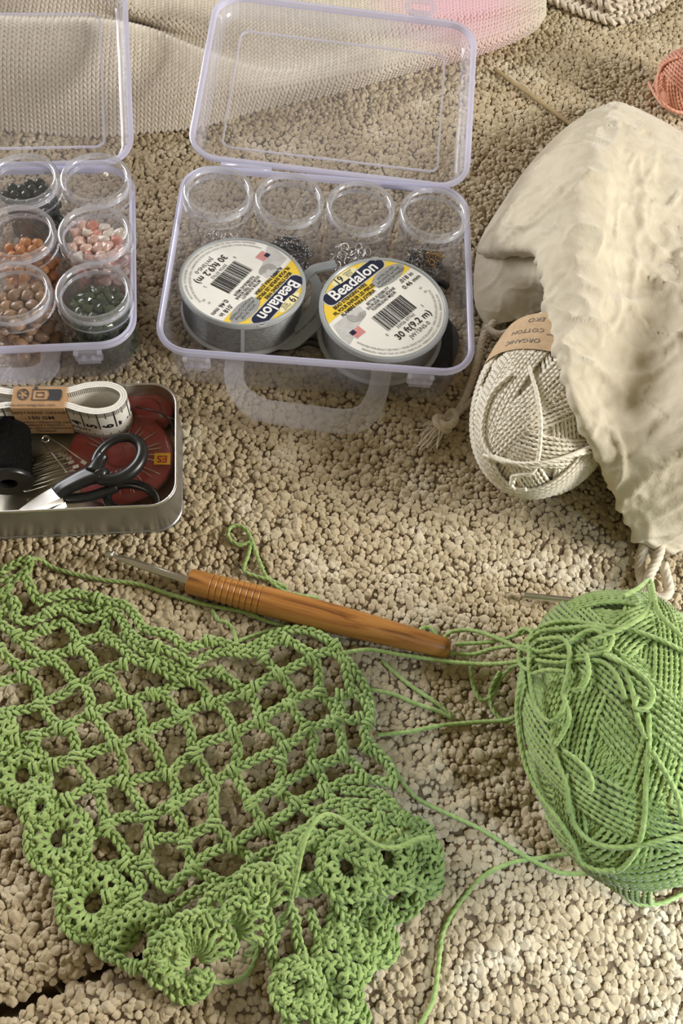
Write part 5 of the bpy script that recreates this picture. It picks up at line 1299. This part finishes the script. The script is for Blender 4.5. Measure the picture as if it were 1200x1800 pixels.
EDGE = [
    [(-15, 1012), (12, 999), (38, 986), (54, 982)], [(54, 985), (46, 1004), (28, 1016), (0, 1020)], [(44, 1012), (54, 1032), (62, 1050), (72, 1064)],
    [(70, 1054), (95, 1048), (130, 1042), (165, 1050), (195, 1058), (220, 1064), (240, 1085), (252, 1105), (285, 1112), (305, 1120), (325, 1138), (345, 1135), (372, 1126), (400, 1132), (428, 1140), (455, 1130), (480, 1116), (510, 1107), (535, 1108), (560, 1116), (585, 1132), (605, 1155), (625, 1180), (640, 1205), (650, 1235), (652, 1262)],
    [(22, 1050), (30, 1068), (26, 1085), (50, 1092), (78, 1082), (100, 1068), (120, 1075), (145, 1088), (170, 1085), (195, 1072), (210, 1084), (225, 1108), (250, 1130), (280, 1138), (310, 1150), (338, 1166), (365, 1152), (395, 1146), (430, 1150), (460, 1142), (487, 1126), (510, 1128), (535, 1143), (555, 1150), (580, 1145), (600, 1158), (610, 1185), (618, 1215), (640, 1232), (650, 1262), (640, 1290), (660, 1318), (684, 1345), (692, 1375)],
    [(-10, 1088), (20, 1110), (40, 1120), (65, 1112), (95, 1098), (112, 1094), (128, 1112), (140, 1128), (165, 1122), (188, 1116), (210, 1135), (240, 1162), (275, 1172), (300, 1188), (330, 1190), (370, 1182), (390, 1180)],
    [(190, 1075), (188, 1095), (182, 1118), (205, 1135)], [(0, 1040), (12, 1050), (10, 1070), (0, 1085)], [(-10, 1060), (8, 1042), (20, 1028)], [(215, 1112), (238, 1135), (262, 1150), (290, 1162), (318, 1176), (340, 1172)],
    [(90, 1068), (120, 1062), (150, 1066), (185, 1066), (208, 1072)]]
q = Q()
for k, pts in enumerate(EDGE):
    p = chain(q, pts, .18 if k in (3, 4) else .08)
    for i in range(40, len(p) - 20, 95): knot_at(q, p[i], np.cross(p[i + 3] - p[i], A([0, 0, 1.0])) * .2 + (p[i + 3] - p[i]))
qmesh('edge_chain', q, 'green_lace', lace, org=lo_)
# shell border: fans of tall stitches round small eyelets
def rosette(x, y, R=34, a0=0, a1=360, n_=9, tilt=(0, 0), squash=.82, eye=.36, dz=0.0, ring=True, zc=None):
    q = Q(); z = (lz(x, y) if zc is None else zc) + dz
    c = V(x, y, z); k = 1 / 46.0
    full = a1 - a0 >= 359
    for i in range(n_):
        a = math.radians(a0 + (a1 - a0) * (i / n_ if full else i / (n_ - 1)))
        d = A([math.cos(a), math.sin(a), tilt[0] * math.cos(a) + tilt[1] * math.sin(a)]); s_ = A([-math.sin(a), math.cos(a), 0])
        r0, r1 = R * k * eye, R * k * .96
        for sg in (-1, 1):
            pts = [c + d * r0 + s_ * .05 * sg + A([0, 0, -.05]), c + d * (r0 + (r1 - r0) * .35) + s_ * .13 * sg + A([0, 0, .16]), c + d * (r0 + (r1 - r0) * .7) - s_ * .02 * sg + A([0, 0, .2]), c + d * r1 + s_ * .15 * sg + A([0, 0, .04])]
            p, _ = spline(A(pts), .07); yarn(q, p, .098)
    if ring:
        aa = np.radians(np.linspace(a0, a1, 40)); rr2 = R * k * 1.05
        path = np.stack([c[0] + rr2 * np.cos(aa), c[1] + rr2 * np.sin(aa), c[2] + rr2 * (tilt[0] * np.cos(aa) + tilt[1] * np.sin(aa)) + .03], 1)
        braid(q, path, .15, .085, .098, .9)
    return qmesh('rosette', q, 'green_lace', lace, org=lo_)
for args in ((40, 1364, 44, 0, 360, 11), (104, 1474, 48, 0, 360, 12), (164, 1588, 50, 0, 360, 12), (244, 1652, 46, -10, 190, 9), (-14, 1290, 36, 0, 360, 9), (205, 1632, 30, 0, 360, 8), (70, 1420, 26, 0, 360, 6), (130, 1532, 28, 0, 360, 6)):
    rosette(*args)
for x, y, R_, a0, a1, n_, tl, dz in ((342, 1688, 62, 10, 190, 11, (0, .35), .2), (330, 1712, 34, 180, 360, 7, (0, .3), -.3), (408, 1634, 58, -20, 180, 10, (0, .35), .2), (300, 1690, 34, 60, 250, 6, (0, .3), .0), (462, 1588, 50, 10, 190, 9, (0, .4), .3),
                                  (420, 1660, 46, 180, 350, 7, (0, .4), -.5)):
    rosette(x, y, R_, a0, a1, n_, tl, dz=dz, eye=.14)
for x, y, R_, n_, dz in ((540, 1515, 44, 10, .2), (614, 1522, 46, 10, .35), (676, 1512, 44, 10, .3), (730, 1510, 40, 9, .2), (690, 1568, 40, 8, -.5), (628, 1580, 34, 7, -.5), (742, 1540, 30, 7, -.3)):
    rosette(x, y, R_, 0, 360, n_, (0, .15), dz=dz, eye=.42)
for x, y, R_, n_ in ((630, 1625, 44, 8), (604, 1682, 44, 8), (582, 1744, 44, 8), (664, 1660, 28, 7), (522, 1735, 36, 8), (548, 1795, 38, 8), (606, 1800, 34, 7)):
    rosette(x, y, R_, 0, 360, n_, (0, 0), dz=.1, eye=.48)
BORD = [
    ([(-12, 1385), (8, 1394), (28, 1402), (46, 1412), (55, 1440), (50, 1468), (58, 1494), (75, 1514), (95, 1528), (108, 1545), (107, 1578), (112, 1605), (130, 1625), (155, 1640), (172, 1655)], .05),
    ([(172, 1655), (180, 1676), (205, 1685), (232, 1700), (258, 1698), (280, 1684), (300, 1668)], .25), ([(292, 1690), (300, 1716), (325, 1728), (348, 1722)], .0),
    ([(285, 1672), (305, 1658), (325, 1640), (352, 1624), (380, 1612), (405, 1600), (425, 1578), (455, 1562), (492, 1540)], .45), ([(300, 1642), (325, 1628), (350, 1612), (380, 1608), (400, 1610)], .55), ([(390, 1618), (405, 1590), (425, 1585), (438, 1600), (455, 1592), (470, 1575)], .6),
    ([(440, 1552), (470, 1545), (492, 1535), (500, 1515), (522, 1498), (548, 1484), (575, 1484), (600, 1496), (622, 1508), (645, 1520)], .5), ([(480, 1518), (505, 1500), (520, 1490)], .3),
    ([(645, 1520), (672, 1530), (700, 1545), (712, 1560), (722, 1538), (738, 1512), (752, 1492), (742, 1476)], .5), ([(690, 1420), (716, 1440), (742, 1446), (756, 1470), (766, 1500), (771, 1530), (760, 1552)], .1),
    ([(735, 1566), (736, 1590), (716, 1608), (682, 1616), (655, 1606)], .0), ([(478, 1655), (480, 1690), (500, 1718), (508, 1760), (520, 1810)], .1), ([(686, 1636), (680, 1668), (662, 1690), (632, 1710), (624, 1740), (628, 1772), (612, 1815)], .1),
    ([(508, 1588), (520, 1618), (522, 1650), (536, 1690)], .2), ([(545, 1598), (552, 1628), (566, 1660), (560, 1690)], .1), ([(480, 1660), (490, 1630), (505, 1605)], .1), ([(580, 1570), (600, 1600), (612, 1618)], .2), ([(640, 1575), (628, 1598), (615, 1615)], .2),
    ([(590, 1420), (620, 1428), (655, 1438), (690, 1440), (728, 1452)], .1), ([(560, 1440), (585, 1445), (610, 1440), (640, 1452)], .2), ([(540, 1560), (580, 1555), (620, 1560), (660, 1552), (700, 1560)], .1), ([(510, 1560), (540, 1545), (570, 1540), (600, 1548)], .2),
    ([(530, 1420), (550, 1428), (572, 1420), (590, 1408)], .1), ([(500, 1475), (525, 1465), (545, 1452), (556, 1436)], .2), ([(650, 1395), (680, 1405), (700, 1425)], .1), ([(575, 1462), (605, 1470), (640, 1468), (672, 1480), (705, 1474), (735, 1480)], .3), ([(605, 1412), (615, 1430), (612, 1450), (622, 1468)], .2), ([(660, 1418), (668, 1440), (662, 1460), (674, 1480)], .2), ([(705, 1430), (706, 1452), (716, 1474)], .2), ([(600, 1390), (640, 1392), (680, 1398)], .0),
    ([(510, 1722), (530, 1708), (548, 1716), (560, 1735)], .3), ([(520, 1762), (545, 1770), (560, 1790), (575, 1810)], .3)]
q = Q()
for pts, dz in BORD:
    p = chain(q, pts, dz)
    for i in range(30, len(p) - 10, 60): knot_at(q, p[i], np.cross(p[i + 3] - p[i], A([0, 0, 1.0])) * .15 + (p[i + 3] - p[i]))
qmesh('scalloped_border', q, 'green_lace', lace, org=lo_)
q = Q()
def tail(pts, z=.12):
    q = Q(); p, _ = spline(VV(pts, z), .07); yarn(q, p, .098); qmesh('yarn_tail', q, 'green_lace', lace, org=lo_)
tail([(52, 982, .5), (72, 984, .3), (90, 996), (120, 1006), (180, 1019), (240, 1026), (300, 1045), (360, 1062), (430, 1076), (470, 1092), (520, 1106, .3)])
tail([(560, 1052), (525, 1046), (500, 1040), (470, 1016), (455, 985), (437, 938), (420, 924), (404, 928), (402, 946), (420, 958), (440, 954), (436, 976), (428, 1002), (446, 1012), (475, 1020), (505, 1034)], .13)
tail([(372, 1072), (384, 1090, .2), (398, 1094, .35), (410, 1108, .3), (416, 1130, .4)])
tail([(415, 1128, .3), (450, 1116, .2), (490, 1104, .2)])
tail([(470, 1640, .3), (500, 1612, .8), (512, 1575, 1.9), (522, 1535, 2.6), (532, 1490, 3.0), (548, 1452, 3.0), (572, 1432, 2.8), (602, 1442, 2.6), (638, 1470, 2.6), (668, 1488, 2.6), (700, 1489, 2.6), (730, 1476, 2.5), (756, 1472, 2.3)])
tail([(338, 1718, .9), (365, 1726, .5), (400, 1726, .3), (425, 1720, .2), (445, 1695, .15), (455, 1660, .15), (470, 1640, .3)])
